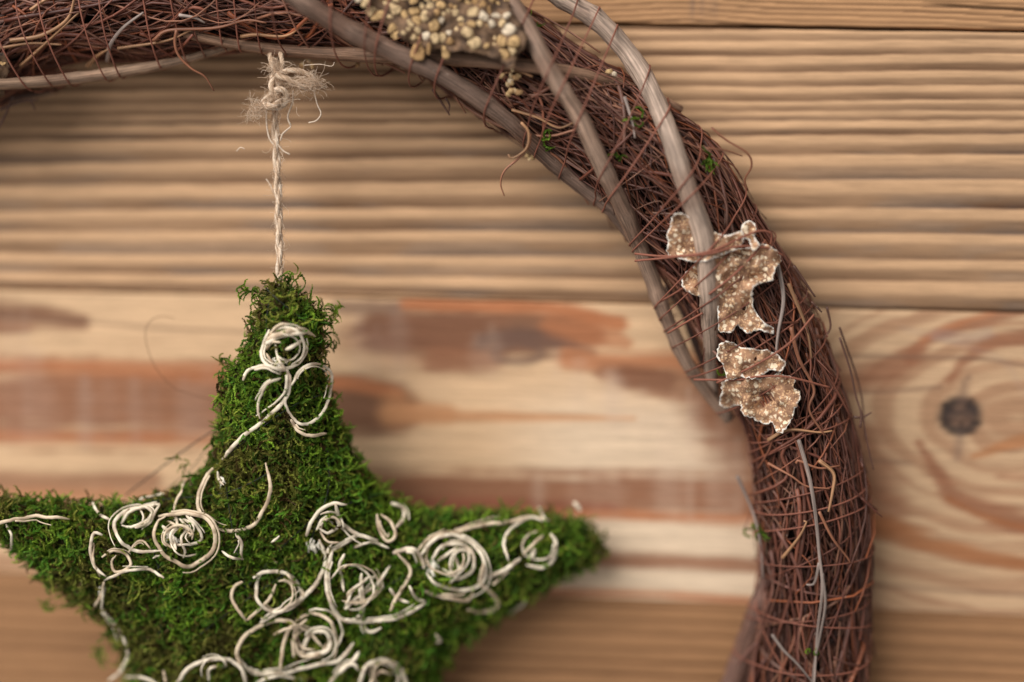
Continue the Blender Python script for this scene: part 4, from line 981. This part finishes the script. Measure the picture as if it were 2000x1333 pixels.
# dark nylon thread round the star, and stray hairs
def hair(pts, w, col, h, name='thread'):
    q = spline(pts, step=9); hh = np.interp(np.linspace(0, 1, len(q)), np.linspace(0, 1, len(h)), h) if isinstance(h, (list, tuple)) else star_h(q[:, 0], q[:, 1]) + h
    g = Geo(); add_tube(g, at(q[:, 0], q[:, 1], hh), 0.5 * w * 0.000214, col, sides=4); g.build(name, MWI, star)
TH = lin(52, 56, 50)
hair([(340, 622), (318, 618), (297, 624), (284, 646), (288, 680), (305, 720), (340, 758), (375, 770), (412, 782)], 1.3, lin(120, 84, 60), [.03, .036, .037, .034])
hair([(245, 968), (300, 925), (360, 880), (420, 840), (500, 800)], 2.6, TH, [.036, .037, .036, .045]); hair([(320, 962), (340, 945), (372, 918), (410, 868)], 1.6, TH, [.035, .036, .036])
for pts in ([(525, 590), (520, 640), (530, 700), (560, 740)], [(450, 885), (560, 800), (630, 770)], [(200, 990), (330, 975), (450, 960), (560, 905)], [(440, 940), (455, 1040), (480, 1150)], [(300, 1130), (330, 1060), (350, 960)], [(640, 880), (640, 960), (600, 1080), (560, 1240)], [(480, 1150), (560, 1060), (640, 1000), (760, 960)], [(390, 1240), (470, 1180), (560, 1120)], [(250, 980), (300, 1080), (320, 1180), (310, 1240)], [(700, 1180), (800, 1120), (930, 1060)], [(515, 560), (560, 600), (640, 660)]):
    hair(pts, 2.0, TH, 0.0028)

# ================================================================== the jute twine
twine = empty('jute_twine', tuple(at(540, 575, 0.036)), 'frayed pale jute twine knotted below the wreath, holding up the moss star', 'twine')
path = spline([(538, 60), (536, 84), (535, 108), (541, 135), (546, 165), (541, 200), (537, 235), (540, 300), (543, 370), (545, 440), (546, 500), (545, 540), (542, 575), (538, 596)], step=2.2)
hp = np.interp(path[:, 1], [60, 100, 180, 300, 540, 575, 600], [.022, .028, .034, .038, .0485, .0525, .0525])
PT = at(path[:, 0], path[:, 1], hp); Ls = np.r_[0, np.cumsum(np.linalg.norm(np.diff(PT, axis=0), axis=1))]
Tt = np.gradient(PT, axis=0); Tt /= np.linalg.norm(Tt, axis=1)[:, None]; Aa = np.cross(Tt, TO); Aa /= np.linalg.norm(Aa, axis=1)[:, None]; Bb = np.cross(Tt, Aa)
JC = [lin(226, 202, 176), lin(212, 186, 160), lin(192, 164, 138), lin(236, 216, 194)]
for ply in range(2):
    g = Geo(); a = Ls / 0.024 * 2 * math.pi + ply * math.pi
    c = PT + 0.0007 * (np.cos(a)[:, None] * Aa + np.sin(a)[:, None] * Bb)
    for st in range(7):
        b = -Ls / 0.019 * 2 * math.pi + st * 2 * math.pi / 7
        P = c + (0.0005 + 0.0003 * fbm(Ls / 0.004, Ls * 0 + st * 9.1 + ply * 50, 2))[:, None] * (np.cos(b)[:, None] * Aa + np.sin(b)[:, None] * Bb)
        add_tube(g, P, 0.00042, JC[rng.integers(4)] * rng.uniform(.85, 1.05), sides=5)
    g.build('ply', MJ, twine)
# knot: turns of twine drawn tight, with two loops standing out
g = Geo()
def cord(pts, w=13, fil=8, tw=0.011):
    w = w * 0.85
    p = np.array(pts, float); q = spline(p, step=2.5); P = at(q[:, 0], q[:, 1], q[:, 2])
    L = np.r_[0, np.cumsum(np.linalg.norm(np.diff(P, axis=0), axis=1))]; T = np.gradient(P, axis=0); T /= np.linalg.norm(T, axis=1)[:, None] + 1e-9
    A = np.cross(T, [0.3, -0.8, 0.5]); A /= np.linalg.norm(A, axis=1)[:, None] + 1e-9; B = np.cross(T, A)
    for st in range(fil):
        b = L / tw * 2 * math.pi + st * 2 * math.pi / fil; r = 0.5 * w * 0.000214 * (0.55 + 0.5 * fbm(L / 0.003, L * 0 + st * 5 + rng.random() * 40, 3))
        add_tube(g, P + r[:, None] * (np.cos(b)[:, None] * A + np.sin(b)[:, None] * B), 0.00036, JC[rng.integers(4)] * rng.uniform(.8, 1.08), sides=4)
cord([(527, 106, .032), (532, 128, .036), (542, 150, .040), (556, 165, .038)], 10)
cord([(548, 104, .032), (552, 124, .036), (550, 145, .040)], 10)
cord([(530, 152, .036), (548, 143, .0405), (575, 138, .041), (600, 146, .040), (614, 158, .038), (612, 170, .038), (590, 170, .041), (560, 154, .043), (540, 148, .041)], 12, 9)
cord([(525, 192, .036), (535, 178, .041), (552, 176, .043), (560, 190, .041), (552, 206, .040), (535, 210, .040), (522, 204, .038)], 13, 9)
cord([(560, 182, .034), (545, 200, .042), (524, 210, .040), (515, 200, .036), (528, 186, .034)], 12, 8)
cord([(534, 150, .040), (530, 170, .042), (540, 190, .042), (555, 198, .038)], 12, 8)
cord([(520, 206, .038), (508, 214, .038), (498, 212, .037)], 9, 6)
g.build('knot', MJ, twine)
# loose fibres
g = Geo()
def fibre(x, y, h, a, l, w=0.000075, bend=1.0):
    n = 7; t = np.linspace(0, 1, n); th = a + bend * rng.normal(0, 1.2) * t + 0.5 * np.sin(t * 5 + rng.uniform(0, 6))
    xs = x + np.r_[0, np.cumsum(np.cos(th[:-1]))] * l / n; ys = y + np.r_[0, np.cumsum(np.sin(th[:-1]))] * l / n
    add_tube(g, at(xs, ys, h + 0.004 * rng.normal() * t), w * rng.uniform(.6, 1.3), JC[rng.integers(4)] * 1.05, sides=3, caps=False)
for k in range(330):
    yy = rng.uniform(215, 575); xx = np.interp(yy, path[:, 1], path[:, 0]); sd = rng.choice([-1, 1])
    fibre(xx + sd * rng.uniform(2, 8), yy, np.interp(yy, path[:, 1], hp) + rng.normal(0, .0012), (math.pi / 2 if rng.random() < .5 else -math.pi / 2) + sd * rng.uniform(-.9, .1), rng.choice([10, 18, 34], p=[.5, .35, .15]))
for k in range(760):
    cx, cy, r = [(545, 188, 20), (600, 160, 20), (540, 135, 14), (618, 165, 8), (505, 210, 10)][rng.choice(5, p=[.38, .27, .15, .1, .1])]
    fibre(cx + rng.normal(0, r * .55), cy + rng.normal(0, r * .5), 0.040 + rng.normal(0, .002), rng.uniform(0, 6.28), rng.choice([12, 24, 40], p=[.45, .4, .15]))
for k in range(150):
    fibre(502 + rng.normal(0, 9), 216 + rng.normal(0, 9), .041 + rng.normal(0, .003), rng.uniform(0, 6.28), rng.uniform(14, 34), 0.00006, 2.5)
for k in range(60):
    fibre(585 + rng.normal(0, 14), 160 + rng.normal(0, 5), .0435, rng.uniform(-.2, .5), rng.uniform(18, 36), 0.00009, .3)
for pts, w in (([(572, 178), (571, 200), (562, 228), (568, 246)], 3.5), ([(613, 178), (620, 205), (627, 222), (618, 236), (603, 240)], 2.6), ([(520, 215), (521, 245), (526, 270), (536, 285)], 3.2), ([(568, 248), (552, 262), (548, 275)], 3), ([(535, 272), (552, 294), (566, 302)], 3), ([(462, 296), (470, 288), (478, 292)], 1.6), ([(595, 128), (625, 126), (648, 130), (653, 122)], 1.6), ([(520, 350), (528, 362), (534, 376)], 2)):
    q = spline(pts, step=5); add_tube(g, at(q[:, 0], q[:, 1], np.full(len(q), .0385)), .5 * w * .000214, JC[3], sides=4)
fb = g.build('loose_fibres', MJ, twine); fb['kind'] = 'stuff'
